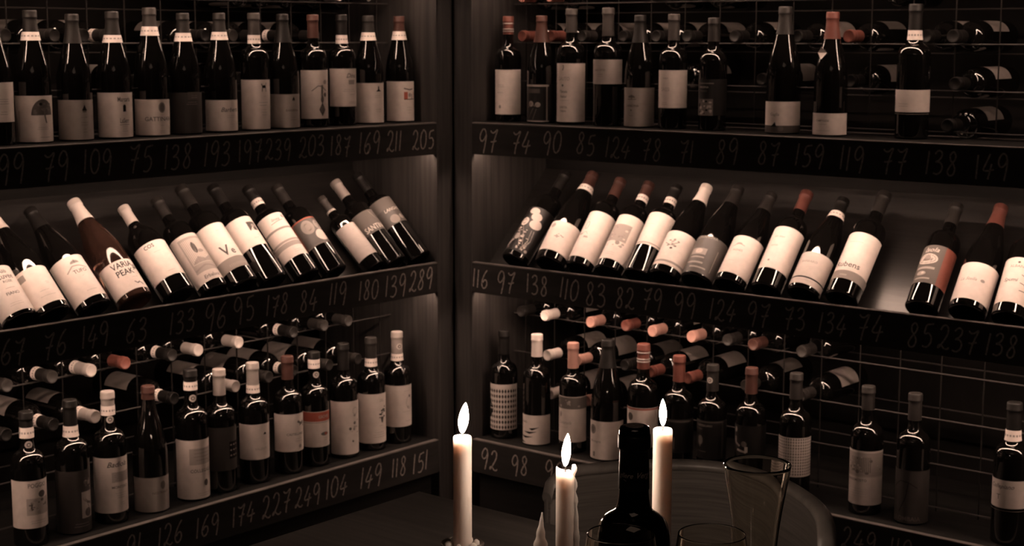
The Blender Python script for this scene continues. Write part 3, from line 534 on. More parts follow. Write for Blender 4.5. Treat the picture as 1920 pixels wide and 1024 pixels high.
'L2-5': ('silver','brown',[('r',-2,28,30,70,'k'),('e',3,62,3,2,'l'),('e',13,62,3,2,'l'),('e',23,62,3,2,'l'),('e',3,49,3,2,'l'),('e',13,49,3,2,'l'),('e',23,49,3,2,'l'),('e',3,36,3,2,'l'),('e',13,36,3,2,'l'),('e',23,36,3,2,'l')],'bottle with a silver-topped capsule and a dark label with rows of pale dots',{}),
'L2-6': ('silver','cream',[('p',[(0,62),(10,62),(7,68),(3,67)],'k'),('t','VALENTI',-6,24,6,'s')],'bottle with silver capsule and one tiny dark mark on its label, above chalked 227',{}),
'L2-7': ('redtop','cream',[('t','CASTELLARE',-6,42,6,'g',0,1.0),('l',[(0,78),(12,70),(18,74),(24,62)],6,'g'),('l',[(6,66),(20,78)],3,'b'),('x',4,32,22,2,6,'l'),('e',8,12,5,5,'l')],'bottle with a drawn bird above a line of capitals on its label',{}),
'L2-8': ('dark','cream',[('r',-80,68,80,93,'r'),('t','GIOVE',0,76,8,'s'),('r',-80,64,80,66,'l'),('e',2,34,12,5,'g'),('e',6,34,5,4,'r'),('x',4,22,18,2,5,'l')],'bottle with a red strip across the top of its cream label, above chalked 104',{'roundel':.242}),
'L2-9': ('dark','cream',[('e',-10,68,4,4,'g'),('e',4,82,4,4,'g'),('e',2,66,4,4,'l'),('o',6,114,8,9,1.5,'s'),('e',-2,34,3,3,'g'),('e',4,102,4,3,'l'),('m',-12,44,20,96,8,['s','s','l'])],'bottle with a tall cream label scattered with small blots, bottom left shelf',{}),
'L2-10': ('brown','cream',[('x',2,116,14,2,4,'g'),('m',-8,66,18,98,16,['b','k','g']),('p',[(-2,70),(10,70),(6,54),(2,54)],'b'),('x',0,46,12,1,4,'l'),('x',-4,28,38,3,6,'l')],'bottle with a heraldic dark bird crest on its narrow cream label, above chalked 118',{}),
'L2-11': ('silver','ivory',[('o',8,64,10,17,1.6,'l'),('e',10,82,4,4,'g'),('e',4,52,4,4,'l'),('x',0,96,20,1,4,'l'),('x',0,40,36,1,5,'l'),('x',6,14,26,1,5,'l')],'bottle with ivory label and seal on its capsule, nearest the corner, bottom left shelf',{'roundel':.262}),
'R2-0': ('dark','ivory',[('d',-62,8,62,124,8.2,14.5,'k'),('p',[(-34,60),(-34,98),(-10,62)],'k'),('p',[(-34,30),(-34,58),(-10,58),(-20,34)],'k'),('r',-34,56,-6,60,'s'),('r',-34,66,-12,70,'s')],'bottle with a harlequin lozenge pattern label, nearest the corner on the bottom right shelf',{}),
'R2-1': ('cream','cream',[('t','SUL',-34,72,5,'b'),('t','VULCANO',-26,58,6,'b'),('t','DOC',-34,48,5,'g'),('p',[(0,44),(30,48),(10,39)],'k'),('p',[(-20,34),(24,36),(2,29)],'k'),('p',[(-38,22),(14,22),(-12,16)],'k'),('p',[(-40,10),(-10,4),(-28,2)],'k')],'bottle with cream capsule and black wave shapes on its label, above chalked 98',{}),
'R2-2': ('pink','cream',[('r',-80,92,80,124,'g'),('m',-50,96,50,122,18,['l','s','g']),('e',-16,76,4,8,'l'),('t','Contrada',-4,50,8,'s',.35),('x',-4,40,30,1,4,'s')],'bottle with a pinkish capsule and a label topped by a grey pictorial band',{}),
'R2-3': ('black','cream',[('e',-18,74,11,12,'g'),('o',-18,74,8,9,1.2,'s'),('t','Montagna',-10,42,6,'l',.35),('r',-16,6,-10,18,'g')],'sloped black capped bottle with a round seal on its label behind the middle candle',{}),
'R2-4': ('red','cream',[('r',-80,92,80,96,'r'),('e',-14,74,9,10,'b'),('x',12,62,24,1,5,'l'),('x',-8,44,30,2,6,'l')],'bottle with a red capsule and red-edged label, behind the open bottle on the table',{'rings':1}),
'R2-5': ('red','black',[('r',-60,78,60,83,'b'),('r',-20,10,10,40,'b')],'bottle with a plain red capsule and black label, just behind the right candle flame',{}),
'R2-6': ('brown','black',[('r',-50,95,50,97,'g'),('t','MONTESALARIO',-4,84,5,'l',0,.9),('t','Rosso',-18,75,6,'g',.2),('e',-14,48,9,12,'g'),('r',-16,30,-12,38,'g'),('r',-28,18,4,20,'g'),('r',47,0,49,97,'b')],'bottle with a tree and small print on its black label, left of the flared glass',{'capseal':1}),
'R2-7': ('redtop','black',[('e',-24,68,4,7,'l'),('r',-28,36,-22,50,'s'),('l',[(-26,36),(-10,28)],5,'l'),('e',2,34,8,7,'g'),('r',4,14,12,28,'s'),('l',[(-18,18),(8,14)],5,'s')],'bottle with a black label with scattered pale strokes, directly behind the tall flared glass',{}),
'R2-8': ('brown','ivory',[('d',-70,6,70,92,6,7,'g'),('x',0,62,100,1,4,'w'),('x',0,46,110,1,4,'s')],'bottle with a broad finely dotted ivory label, right of the tall flared glass',{}),
'R2-9': ('brown','ivory',[('r',-70,68,70,124,'l'),('r',-24,78,26,114,'g'),('m',-58,70,58,122,30,['l','s','g','l']),('r',-70,66,70,69,'s'),('t','MAREMOSTO',-8,56,6,'g'),('x',-6,38,60,4,6,'s')],'bottle with an engraved picture over text, third from right on the bottom shelf',{}),
'R2-10': ('brown','brown',[('l',[(-36,80),(-14,98),(6,96),(26,84)],1.5,'k'),('l',[(6,96),(0,60),(-16,24)],1.5,'k'),('t','COLOMBAIA',-6,6,10,'g',0,1.0)],'bottle with dark brown label and capital letters at its foot, second from the right below',{}),
'R2-11': ('dark','ivory',[('t','Collepiano',-10,42,9,'g',.45,1.0),('t','T',-14,18,11,'g'),('r',-60,-6,60,-5,'g')],'bottle with a short ivory script label, rightmost on the bottom shelf',{}),
}
GROUPS = {('L', 0): 'upright bottles on the top left shelf', ('R', 0): 'upright bottles on the top right shelf', ('L', 1): 'leaning bottles on the middle left display', ('R', 1): 'leaning bottles on the middle right display', ('L', 2): 'upright bottles on the bottom left shelf', ('R', 2): 'upright bottles on the bottom right shelf'}
ROSE = mat('rose_wine_glass', (.105, .055, .042), .04, 0, .55, Transmission_Weight=.8, IOR=1.36)
def seal_disc(parent, r, z, yaw, R=.0085, name='roundel'):
    mb = MB(); n = 20
    def P(a, b, l): th = a / r + yaw; return ((r + l) * math.sin(th), -(r + l) * math.cos(th), z + b)
    for rad, l, mi in ((R, .0006, 0), (R * .55, .0008, 1), (R * .3, .001, 0)):
        mb.add([P(0, 0, l)] + [P(rad * math.cos(i*2*math.pi/n), rad * math.sin(i*2*math.pi/n), l) for i in range(n)], [(0, i+1, (i+1) % n + 1) for i in range(n)], mi)
    return link(name, mb.mesh(name, [papm('ivory'), inkm('b')]), parent)
def build_bottle(M, k, cap, caplen, band, lab, paper, art, half, yaw, seed, opt, glass=GLASS_DK, name='wine_bottle'):
    t = empty(name, mat=M); H, R, _ = PROF[k]
    link('bottle_glass', body_mesh(k, glass), t)
    c = link('capsule', cap_mesh(k, caplen, cap), t)
    if opt.get('rings'):
        mb = MB()
        for q in (.020, .036, .042): mb.lathe([(.0150, H - q - .0018), (.0163, H - q - .001), (.0163, H - q + .001), (.0150, H - q + .0018)], 32)
        link('capsule_ring', mb.mesh('capsule_ring', capm('silver')), c)
    if opt.get('capband'): band = band or [H - .066, H - .046]
    if band: link('neck_band', band_mesh(k, *band), t)
    if lab: link('label', label_mesh(R, lab[0], lab[1], half, paper, art, yaw, seed), t)
    if opt.get('roundel'): seal_disc(t, neck_r(k, opt['roundel']) + (.0014 if opt['roundel'] > H - caplen else .0004), opt['roundel'], yaw - .3 * (1 if yaw <= 0 else -1))
    if opt.get('capseal'): seal_disc(t, .0156, H - .038, yaw, .008, 'seal')
    if opt.get('diamond'):
        mb = MB(); z = .200; r = neck_r(k, .200) + .0035
        P = [(-.020, 0), (0, .0135), (.020, 0), (-.002, -.0155)]
        th = lambda u: u / .045 + yaw - .35
        fr = [((r + .002) * math.sin(th(a)), -(r + .002) * math.cos(th(a)), z + b) for a, b in P]; bk = [((r + .0012) * math.sin(th(a)), -(r + .0012) * math.cos(th(a)), z + b) for a, b in P]
        mb.add(fr + bk, [(0, 3, 2, 1), (4, 5, 6, 7), (0, 1, 5, 4), (1, 2, 6, 5), (2, 3, 7, 6), (3, 0, 4, 7)])
        link('neck_tag', mb.mesh('neck_tag', papm('white'), smooth=False), t)
    return t
def frame(wl, base, axis, k):
    X = Vector((1, 0, 0)) if wl == 0 else Vector((0, -1, 0))
    Z = axis.normalized(); X = (X - Z * X.dot(Z)).normalized(); Y = Z.cross(X)
    M = Matrix(((X.x, Y.x, Z.x), (X.y, Y.y, Z.y), (X.z, Y.z, Z.z))).to_4x4() @ Matrix.Scale(k, 4); M.translation = base; return M
for n_, (bid, g) in enumerate(GEO.items()):
    wl, row, kd, s, d, k, cl, band, lab = g; cap, paper, art, desc, opt = SPEC[bid]
    if bid == 'L1-4': kd = 'W'
    H, R, _ = PROF[kd]; side = -1 if wl == 0 else 1
    if row == 1:
        r = R * k; K = .021; d0 = .085 - K - r*.7071 - .001; z0 = SH[1][0] - .002 - K + r*.7071 + .001; a = math.radians(46.5)
        base = W(wl, s, d0, z0); tip = W(wl, s + d, d0 + H*k*math.cos(a), z0 + H*k*math.sin(a))
        M = frame(wl, base, tip - base, k); half, yaw = 88, side * .26
        cl = {'white': .062, 'cream': .058}.get(cap, .060)
        if bid == 'R1-5': cl = .058
        if bid == 'L1-10': band = [.236, .243]
    else:
        zt = SH[row][0] + .0002; M = frame(wl, W(wl, s, d, zt), Vector((0, 0, 1)), k); half, yaw = 108, side * .06
    glass = ROSE if opt.get('rose') else GLASS_DK
    t = build_bottle(M, kd, cap, cl, band, lab, paper, art, half, yaw, n_, opt, glass)
    tag(t, desc, 'wine bottle', GROUPS[(bid[0], row)])

# ---------------------------------------------------------------- bottles lying in the racks, necks towards the room
PAT = [('cream', 'grey'), ('ivory', 'cream')]
def lying(wl, s, lev, dn, cap, band, label, kd='B', roll=0, paper='ivory', grp=''):
    H, R, _ = PROF[kd]; z = lev + .0021 + .0172
    base = W(wl, s, dn + H, z); ax = W(wl, 0, -1, 0) - W(wl, 0, 0, 0); ax = Vector((ax.x, ax.y, 0)); Z = ax.normalized()
    fr = Vector((0, 0, 1)); Y = -fr; X = Y.cross(Z); M = Matrix(((X.x, Y.x, Z.x), (X.y, Y.y, Z.y), (X.z, Y.z, Z.z))).to_4x4() @ Matrix.Rotation(roll, 4, 'Z'); M.translation = base
    b = [.300 - .068, .300 - .050] if band else None
    rnd = random.Random(int(s * 1000)); art = [('x', 0, 60, 40, 3, 6, 'g'), ('e', rnd.uniform(-10, 10), 26, 9, 9, 'l')]
    t = build_bottle(M, kd, cap, .055, b, (.055, .150), paper, art, 80, 0, int(s * 999), {})
    tag(t, label, 'wine bottle', grp)
LY = [  # wall, s, level, neck end depth, capsule, band, description
 (0, 1.373, 'T1', .13, 'brown', 0, 'slashed neck end in the left rack at the left photo edge, top shelf'),
 (0, 1.244, 'T1', .13, 'brown', 0, 'brown neck lying in the rack just left of the bottle above chalked 109'),
 (0, 1.162, 'T1', .13, 'dark', 0, 'dark neck lying in the rack between the bottles above chalked 109 and 75'),
 (0, 1.075, 'T1', .15, 'brown', 1, 'white-banded neck lying in the rack left of the GATTINARA bottle'),
 (0, .797, 'T1', .13, 'dark', 1, 'white-banded dark neck lying in the rack between the bottles above chalked 193 and 197'),
 (0, .705, 'T1', .13, 'brown', 0, 'brown neck with an embossed end in the rack left of the deer label bottle'),
 (0, .615, 'T1', .14, 'dark', 0, 'dark neck in the rack just left of the bottle with the black capsule'),
 (0, .505, 'T1', .16, 'dark', 1, 'white-banded dark neck in the rack behind the bottle with the lute-shaped figure'),
 (0, .404, 'T1', .14, 'dark', 0, 'dark neck in the rack between the lute figure bottle and its right neighbour'),
 (0, .594, 'T0', .13, 'cream', 0, 'cream neck at the top edge of the photo above the bottle with the black capsule'),
 (0, .512, 'T0', .13, 'red', 0, 'red neck at the top edge of the photo above the left rack wire'),
 (0, .419, 'T0', .13, 'grey', 0, 'grey neck at the top edge of the photo above the lute figure bottle'),
 (0, .313, 'T0', .14, 'silver', 0, 'pale neck at the top edge of the photo above the high squarish label bottle'),
 (0, .200, 'T0', .14, 'brown', 0, 'brown neck at the top edge of the photo nearest the left corner post'),
 (1, .150, 'T1', .13, 'red', 0, 'red neck lying in the rack right of the ringed red capsule'),
 (1, .255, 'T1', .13, 'red', 0, 'red neck lying in the rack right of the black framed label bottle'),
 (1, .366, 'T1', .13, 'brown', 0, 'brown neck lying in the rack right of the bottle with the very long label'),
 (1, .485, 'T1', .16, 'dark', 0, 'dark neck in the right rack behind the bottle with the small high label'),
 (1, .595, 'T1', .16, 'dark', 0, 'dark neck in the right rack behind the broad tree label bottle'),
 (1, .695, 'T1', .16, 'black', 0, 'black neck in the right rack behind the bottle above chalked 78'),
 (1, .830, 'T1', .18, 'black', 0, 'black neck in the right rack behind the bottle with the mottled square'),
 (1, 1.045, 'T1', .13, 'dark', 0, 'dark neck lying in the rack right of the sail label bottle'),
 (1, 1.194, 'T1', .12, 'red', 0, 'salmon red neck lying in the rack right of the diamond-tagged bottle'),
 (1, 1.372, 'T1', .172, 'dark', 0, 'dark ringed neck in the rack beside the lone bottle near the right end'),
 (1, 1.460, 'T1', .13, 'dark', 0, 'pale-rimmed dark neck right of the lone bottle near the right end, upper one'),
 (1, .150, 'T0', .13, 'red', 0, 'red neck at the top edge of the photo above the ringed red capsule'),
 (1, .250, 'T0', .13, 'red', 0, 'red neck at the top edge of the photo above the black framed label bottle'),
 (1, .582, 'T0', .16, 'dark', 0, 'dark neck at the top photo edge over the small high square label'),
 (1, .730, 'T0', .16, 'dark', 0, 'dark neck at the top photo edge over the plain squarish label'),
 (1, 1.250, 'T0', .16, 'dark', 0, 'dark neck at the top photo edge over the diamond tagged bottle'),
 (1, .635, 'T2', .18, 'dark', 0, 'dark neck in the second rack row behind the broad tree label bottle'),
 (1, .915, 'T2', .18, 'dark', 0, 'dark neck in the second rack row right of the mottled square bottle'),
 (1, 1.160, 'T2', .20, 'dark', 0, 'dark neck in the second rack row behind the diamond-tagged bottle'),
 (1, 1.470, 'T2', .13, 'dark', 0, 'pale-rimmed dark neck right of the lone bottle near the right end, middle one'),
 (1, 1.455, 'T3', .13, 'dark', 0, 'pale-rimmed dark neck right of the lone bottle near the right end, lowest one'),
 (0, .970, 'T2', .18, 'dark', 0, 'dark neck in the second rack row behind the GATTINARA bottle'),
 (0, .640, 'T2', .18, 'dark', 0, 'dark neck in the second rack row behind the deer label bottle'),
 (0, 1.410, 'B0', .13, 'brown', 0, 'brown neck under the chalked 67 at the left edge of the photo'),
 (0, 1.288, 'B0', .13, 'brown', 1, 'white-banded brown neck lying under the chalked 76'),
 (0, 1.185, 'B0', .12, 'silver', 1, 'silver neck with a pale band and bright round end under the chalked 149'),
 (0, 1.077, 'B0', .13, 'red', 0, 'red neck end lying alone under the chalked 63'),
 (0, .940, 'B0', .12, 'dark', 1, 'white-banded dark neck under the chalked 133'),
 (0, .856, 'B0', .12, 'silver', 0, 'bright silver neck end under the chalked 96'),
 (0, .720, 'B0', .12, 'silver', 0, 'bright silver neck end under the chalked 95, left of the vertical wire'),
 (0, .525, 'B0', .12, 'dark', 1, 'white-banded dark neck in front of pale lying labels under the chalked 84'),
 (0, .400, 'B0', .13, 'brown', 0, 'brown neck end with a small tag under the chalked 119'),
 (0, .305, 'B0', .13, 'brown', 0, 'brown neck end low under the chalked 180 near the left end panel'),
 (0, 1.418, 'B1', .13, 'dark', 0, 'dark neck in the second rack row at the left edge above the village drawing bottle'),
 (0, 1.290, 'B1', .13, 'dark', 1, 'white-banded dark neck between the village drawing and bird label bottles'),
 (0, 1.178, 'B1', .12, 'silver', 1, 'silver neck with a patterned end right of the bird label bottle'),
 (0, .930, 'B1', .13, 'dark', 1, 'white-banded dark neck right of the red-topped taupe label bottle'),
 (0, .735, 'B1', .12, 'silver', 0, 'silver neck end between the two silver-capped bottles above chalked 174 and 227'),
 (0, .600, 'B1', .14, 'brown', 0, 'brown neck right of the bottle with the drawn bird above capitals'),
 (0, .500, 'B1', .15, 'dark', 1, 'white-banded dark neck behind the red strip label bottle'),
 (0, .384, 'B1', .13, 'brown', 0, 'brown neck left of the blotted label bottle'),
 (0, .270, 'B1', .13, 'brown', 0, 'brown neck left of the heraldic crest bottle'),
 (1, .147, 'B0', .13, 'dark', 0, 'dark neck end under the chalked 97 beside the right end panel'),
 (1, .245, 'B0', .12, 'cream', 0, 'cream neck lying under the chalked 138'),
 (1, .411, 'B0', .12, 'pink', 0, 'pink neck with a pale end under the chalked 110'),
 (1, .519, 'B0', .14, 'red', 0, 'small red neck end under the chalked 83'),
 (1, .624, 'B0', .12, 'pink', 0, 'pink-ringed neck end under the chalked 79'),
 (1, .752, 'B0', .12, 'pink', 0, 'pink neck with pale round end under the chalked 99'),
 (1, .853, 'B0', .14, 'brown', 0, 'brown neck end under the first chalked 124 of the middle shelf'),
 (1, .938, 'B0', .13, 'redtop', 0, 'reddish brown neck end under the second chalked 97'),
 (1, 1.083, 'B0', .13, 'brown', 0, 'brown neck end under the chalked 73'),
 (1, .255, 'B1', .12, 'cream', 0, 'cream neck between the cream and pink capped bottles'),
 (1, .366, 'B1', .12, 'pink', 0, 'pink neck right of the pinkish capped bottle'),
 (1, .510, 'B1', .15, 'dark', 0, 'dark neck in the rack behind the black-capped round seal bottle'),
 (1, .618, 'B1', .12, 'red', 0, 'banded red neck right of the red-edged label bottle'),
 (1, .742, 'B1', .12, 'red', 0, 'plain red neck right of the plain red capsule bottle'),
 (1, .912, 'B1', .14, 'brown', 0, 'brown neck in the rack between the two black label bottles'),
 (1, 1.085, 'B1', .13, 'brown', 0, 'dark bottle lying fully in view with its pale label, right of the dotted label bottle'),
 (1, .265, 'B2', .12, 'cream', 0, 'pale neck in the third rack row left of the pinkish capped bottle'),
 (1, .400, 'B2', .12, 'pink', 0, 'pink neck in the third rack row right of the pinkish capped bottle'),
]
LEV = {'T0': TOPL[0], 'T1': TOPL[1], 'T2': TOPL[2], 'T3': TOPL_ALL[-1], 'B0': BOTL[0], 'B1': BOTL[1], 'B2': BOTL[2]}
for i, (wl, s, lv, dn, cap, band, desc) in enumerate(LY):
    lying(wl, s, LEV[lv], dn, cap, band, desc, roll=random.Random(i).uniform(-.35, .35), paper=('taupe', 'dark_taupe', 'taupe')[i % 3],
          grp='bottles lying in the %s %s rack' % (('top', 'bottom')[lv[0] == 'B'], ('left', 'right')[wl]))

# ---------------------------------------------------------------- table
TZ = CAMZ - .69
TABW = noise_mat('dark_table_wood', (.045, .030, .021), (.085, .058, .040), (16, .8, 16), 5, .42, bump=.08)
X0, X1, Y0, Y1 = -2.62, -1.705, -2.75, -1.451
t = empty('dining_table', (X0, Y0, 0)); tag(t, 'dark wooden table with square corners in the foreground', 'table')
def tpart(name, a, b, m=TABW, bv=.003):
    o = link(name, MB().box((a[0]-X0, a[1]-Y0, a[2]), (b[0]-X0, b[1]-Y0, b[2])).mesh(name, m, smooth=False), t); bevel(o, bv); return o
tpart('tabletop', (X0, Y0, TZ - .03), (X1, Y1, TZ), bv=.0025)
tpart('apron', (X0 + .08, Y0 + .08, TZ - .11), (X1 - .08, Y0 + .10, TZ - .0305)); tpart('apron', (X0 + .08, Y1 - .10, TZ - .11), (X1 - .08, Y1 - .08, TZ - .0305))
tpart('apron', (X0 + .08, Y0 + .101, TZ - .11), (X0 + .10, Y1 - .101, TZ - .0305)); tpart('apron', (X1 - .10, Y0 + .101, TZ - .11), (X1 - .08, Y1 - .101, TZ - .0305))
for a in (X0 + .02, X1 - .07):
    for b in (Y0 + .02, Y1 - .07): tpart('leg', (a, b, 0), (a + .05, b + .05, TZ - .0305))

# ---------------------------------------------------------------- chair with a bent wooden back
CH = noise_mat('varnished_beech', (.105, .072, .053), (.18, .125, .095), (1.6, 1.6, 60), 5, .36, detail=4, ramp=(.3, .7))
CHR = noise_mat('chair_rail_wood', (.14, .10, .075), (.22, .16, .12), (4, 4, 4), 6, .38)
cc = Vector((-1.60, -1.85, 0)); t = empty('bent_back_chair', cc); tag(t, 'wooden chair with a low curved backrest behind the right side of the table', 'chair')
path = spline([(-1.600, -1.618, 0), (-1.550, -1.634, 0), (-1.512, -1.655, 0), (-1.462, -1.690, 0), (-1.408, -1.752, 0), (-1.388, -1.815, 0), (-1.398, -1.890, 0), (-1.452, -1.978, 0), (-1.515, -2.040, 0), (-1.578, -2.082, 0)], 7)
path = [q - cc for q in path]; N = len(path); HT = .800
def offs(i, d):
    a = path[max(i-1, 0)]; b = path[min(i+1, N-1)]; tn = (b - a).normalized(); return path[i] + Vector((-tn.y, tn.x, 0)) * d   # + is the outer side
vs = []; fs = []
for i in range(N):
    e = min(i, N - 1 - i) / (N * .12); e = min(1, e); drop = .0 + .035 * (1 - math.sqrt(1 - (1 - e) ** 2)); top = HT - .012 - drop; bot = .53 + .02 * (1 - e)
    for d in (-.007, .007):
        for z in (bot, top): q = offs(i, d); vs.append((q.x, q.y, z))
    if i:
        a = 4 * (i - 1); b = 4 * i
        fs += [(a, b, b+1, a+1), (a+2, a+3, b+3, b+2), (a+1, b+1, b+3, a+3), (a, a+2, b+2, b)]
fs += [(0, 1, 3, 2), (4*N-4, 4*N-2, 4*N-1, 4*N-3)]
link('backrest', MB().add(vs, fs).mesh('backrest', CH, ang=35), t)
vs = []; fs = []; K = 12
for i in range(N):
    e = min(1, min(i, N - 1 - i) / (N * .12)); drop = .035 * (1 - math.sqrt(max(0, 1 - (1 - e) ** 2)))
    for k in range(K):
        a = 2 * math.pi * k / K; q = offs(i, .0130 * math.cos(a)); vs.append((q.x, q.y, HT - .009 - drop + .009 * math.sin(a)))
    if i: fs += [((i-1)*K+k, (i-1)*K+(k+1) % K, i*K+(k+1) % K, i*K+k) for k in range(K)]
fs += [tuple(range(K)), tuple(range((N-1)*K, N*K))[::-1]]
link('top_rail', MB().add(vs, fs).mesh('top_rail', CHR, ang=50), t)
def cyl(name, p0, p1, r0, r1, m=CHR): return link(name, MB().tube([Vector(p0), (Vector(p0) + Vector(p1)) / 2, Vector(p1)], [r0, (r0 + r1) / 2, r1], 12).mesh(name, m), t)
for i in (2, N - 3):
    q = path[i]; cyl('arm_post', (q.x, q.y, .455), (q.x, q.y, HT - .045), .014, .012)
q = path[N // 2]; cyl('back_post', (q.x, q.y, .455), (q.x, q.y, .535), .012, .012)
link('seat', MB().lathe([(0, .425), (.19, .425), (.205, .430), (.210, .440), (.205, .452), (.19, .455), (0, .452)], 40).mesh('seat', CHR), t)
for a in (45, 135, 225, 315):
    c_, s_ = math.cos(math.radians(a)), math.sin(math.radians(a)); cyl('leg', (.145 * c_, .145 * s_, .4245), (.185 * c_, .185 * s_, 0), .016, .012)

# ---------------------------------------------------------------- candles
WAX = mat('candle_wax', (.80, .74, .69), .42, 0, .5, Subsurface_Weight=1.0, Subsurface_Scale=.016)
WAX.node_tree.nodes['Principled BSDF'].inputs['Subsurface Radius'].default_value = (1.0, 1.0, 1.0)
WICK = mat('charred_wick', (.02, .015, .012), .9)
FLAME = emis('flame', (1.0, .74, .56), FLAME_STRENGTH)
BRASS = mat('tarnished_silver', (.6, .52, .46), .42, 1.0)
def candle(x, y, ztop, zbot, r, label, fh, lean, fw=.0062, melt=0):
    t = empty('candle', (x, y, zbot)); tag(t, label, 'candle', 'lit candles on the table'); h = ztop - zbot
    mb = MB(); n = 36
    prof = [(0, 0), (r * .97, 0), (r, .001)] + [(r, h * q / 8) for q in range(1, 8)] + [(r, h - .004), (r * .98, h - .0012), (r * .9, h), (r * .78, h - .0008), (r * .5, h - .003), (0, h - .0035)]
    mb.lathe(prof, n)
    if melt:
        cl = melt; new = []
        for vx, vy, vz in mb.v:
            if vz > h - .006:
                a = math.atan2(vy, vx) - cl; rr = math.hypot(vx, vy) / r
                vz += -.0045 * rr * (1 - math.cos(a)) + .004 * rr * max(0, math.cos(a)) ** 6 + .0035 * rr * max(0, math.cos(a + 2.2)) ** 10
            new.append((vx, vy, vz))
        mb.v = new
    for q in range(7):                                                             # pits in the wax
        a = random.uniform(0, 6.28); z = random.uniform(.1, .8) * h; mb.lathe([(0, .0004), (.0005, .0002), (.0006, 0)], 6, 0, r * math.cos(a), r * math.sin(a), z)
    link('wax', mb.mesh('wax', WAX, ang=50), t)
    wl_ = .009; link('wick', MB().tube([(0, 0, h - .004), (.0003, 0, h + wl_ * .5), (lean[0] * .25, lean[1] * .25, h + wl_)], [.0008, .0008, .0009], 6).mesh('wick', WICK), t)
    z0 = h + .0035; P = [(0, 0), (.30, .03), (.62, .12), (.86, .25), (1.0, .40), (.92, .58), (.70, .75), (.42, .88), (.18, .96), (0, 1)]
    sm = spline([(a, 0, b) for a, b in P], 3); mb = MB().lathe([(max(0, q.x) * fw, q.z * fh) for q in sm], 20, 0)
    mb.v = [(vx + lean[0] * (vz / fh) ** 1.3, vy + lean[1] * (vz / fh) ** 1.3, vz + z0) for vx, vy, vz in mb.v]
    link('flame', mb.mesh('flame', FLAME), t); return t
RT = Vector((.6385, -.7696, 0))                                                    # towards the right of the room as the table faces it
def holder(x, y, z0, ztop, label):
    t = empty('candle_holder', (x, y, z0)); h = ztop - z0; tag(t, label, 'candle holder', 'metal candle holders on the table')
    link('base', MB().lathe([(0, 0), (.038, 0), (.040, .002), (.036, .005), (.012, .009), (.009, .014), (0, .014)], 40).mesh('base', BRASS), t)
    cupz = h - .016
    link('cup', MB().lathe([(0, .0141), (.010, .0141), (.011, max(.016, cupz - .006)), (.020, cupz), (.0265, h - .006), (.0285, h - .001), (.0275, h + .0005), (.0255, h - .001), (.022, h - .004), (.0135, h - .005), (.0135, h - .0101), (0, h - .0101)], 40).mesh('cup', BRASS), t)
    return t
# left candle in its shallow metal holder
c1 = (-1.938, -1.7455); hz = CAMZ - .6525
holder(c1[0], c1[1], TZ + .0002, hz, 'round shiny candle holder under the left candle')
candle(c1[0] + .0005, c1[1], CAMZ - .5095, hz - .010, .0121, 'tall white candle at the left, flame leaning slightly right', .041, RT * .0045, .0066)
mb = MB()
for a, R_ in ((0.2, .005), (1.4, .004), (2.5, .0055), (3.6, .004), (4.7, .006), (5.6, .0045)):
    mb.lathe([(0, -.003), (R_, -.001), (R_ * .9, .003), (R_ * .4, .0055), (0, .006)], 12, 0, .0185 * math.cos(a), .0185 * math.sin(a), 0)
o = link('wax_drip', mb.mesh('wax_drip', WAX)); o.location = (c1[0], c1[1], hz - .002); tag(o, 'spilled wax collar around the foot of the left candle', 'wax')
# middle candle, burnt lower, wax running down its right side
c2 = Vector((-1.892, -1.8787, 0)); hz2 = TZ + .018
holder(c2.x, c2.y, TZ + .0002, hz2, 'candle holder covered in wax under the middle candle')
t2 = candle(c2.x, c2.y, CAMZ - .5395, hz2 - .010, .0119, 'middle candle burnt down, with a slanting rim and wax running down its right side', .043, RT * .0030, .0056, melt=math.atan2(-RT.y, -RT.x))
h2 = CAMZ - .5395 - hz2 + .010; pts = []; rad = []; rnd = random.Random(5)
for i in range(34):
    q = i / 33; z = h2 + .006 - q * (h2 - .012); out = .0119 - .0014 + .0042 * q + .0008 * math.sin(i * 1.3); pts.append(RT * out + Vector((0, 0, z))); rad.append(.0020 + .0040 * q + .0011 * math.sin(i * 1.15) + rnd.uniform(-.0002, .0004))
link('wax_run', MB().tube(pts, rad, 12).mesh('wax_run', WAX, ang=70), t2)
pts = []; rad = []
B = (CAMZ - .5960) - (TZ + .0005)
for i in range(30):
    q = i / 29; pts.append(Vector((.0012 * math.sin(q * 7) + RT.x * -.002 * (1-q), RT.y * -.002 * (1-q), B * q))); rad.append(max(.0006, (.0200) * (1 - q) ** 1.2 * (1 + .13 * math.sin(i * 1.25)) + .0010))
o = link('wax_stalagmite', MB().tube(pts, rad, 14).mesh('wax_stalagmite', WAX, ang=70)); q = c2 - RT * .0295 + Vector((0, 0, TZ + .0003)); o.location = q; tag(o, 'pointed stalagmite of dripped wax left of the middle candle', 'wax')
# right candle
c3 = (-1.8231, -1.9791); hz3 = TZ + .030
holder(c3[0], c3[1], TZ + .0002, hz3, 'candle holder under the right candle behind the wine bottle')
candle(c3[0], c3[1], CAMZ - .4840, hz3 - .010, .0122, 'tallest white candle at the right, behind the open wine bottle', .0345, RT * -.0005, .0046)

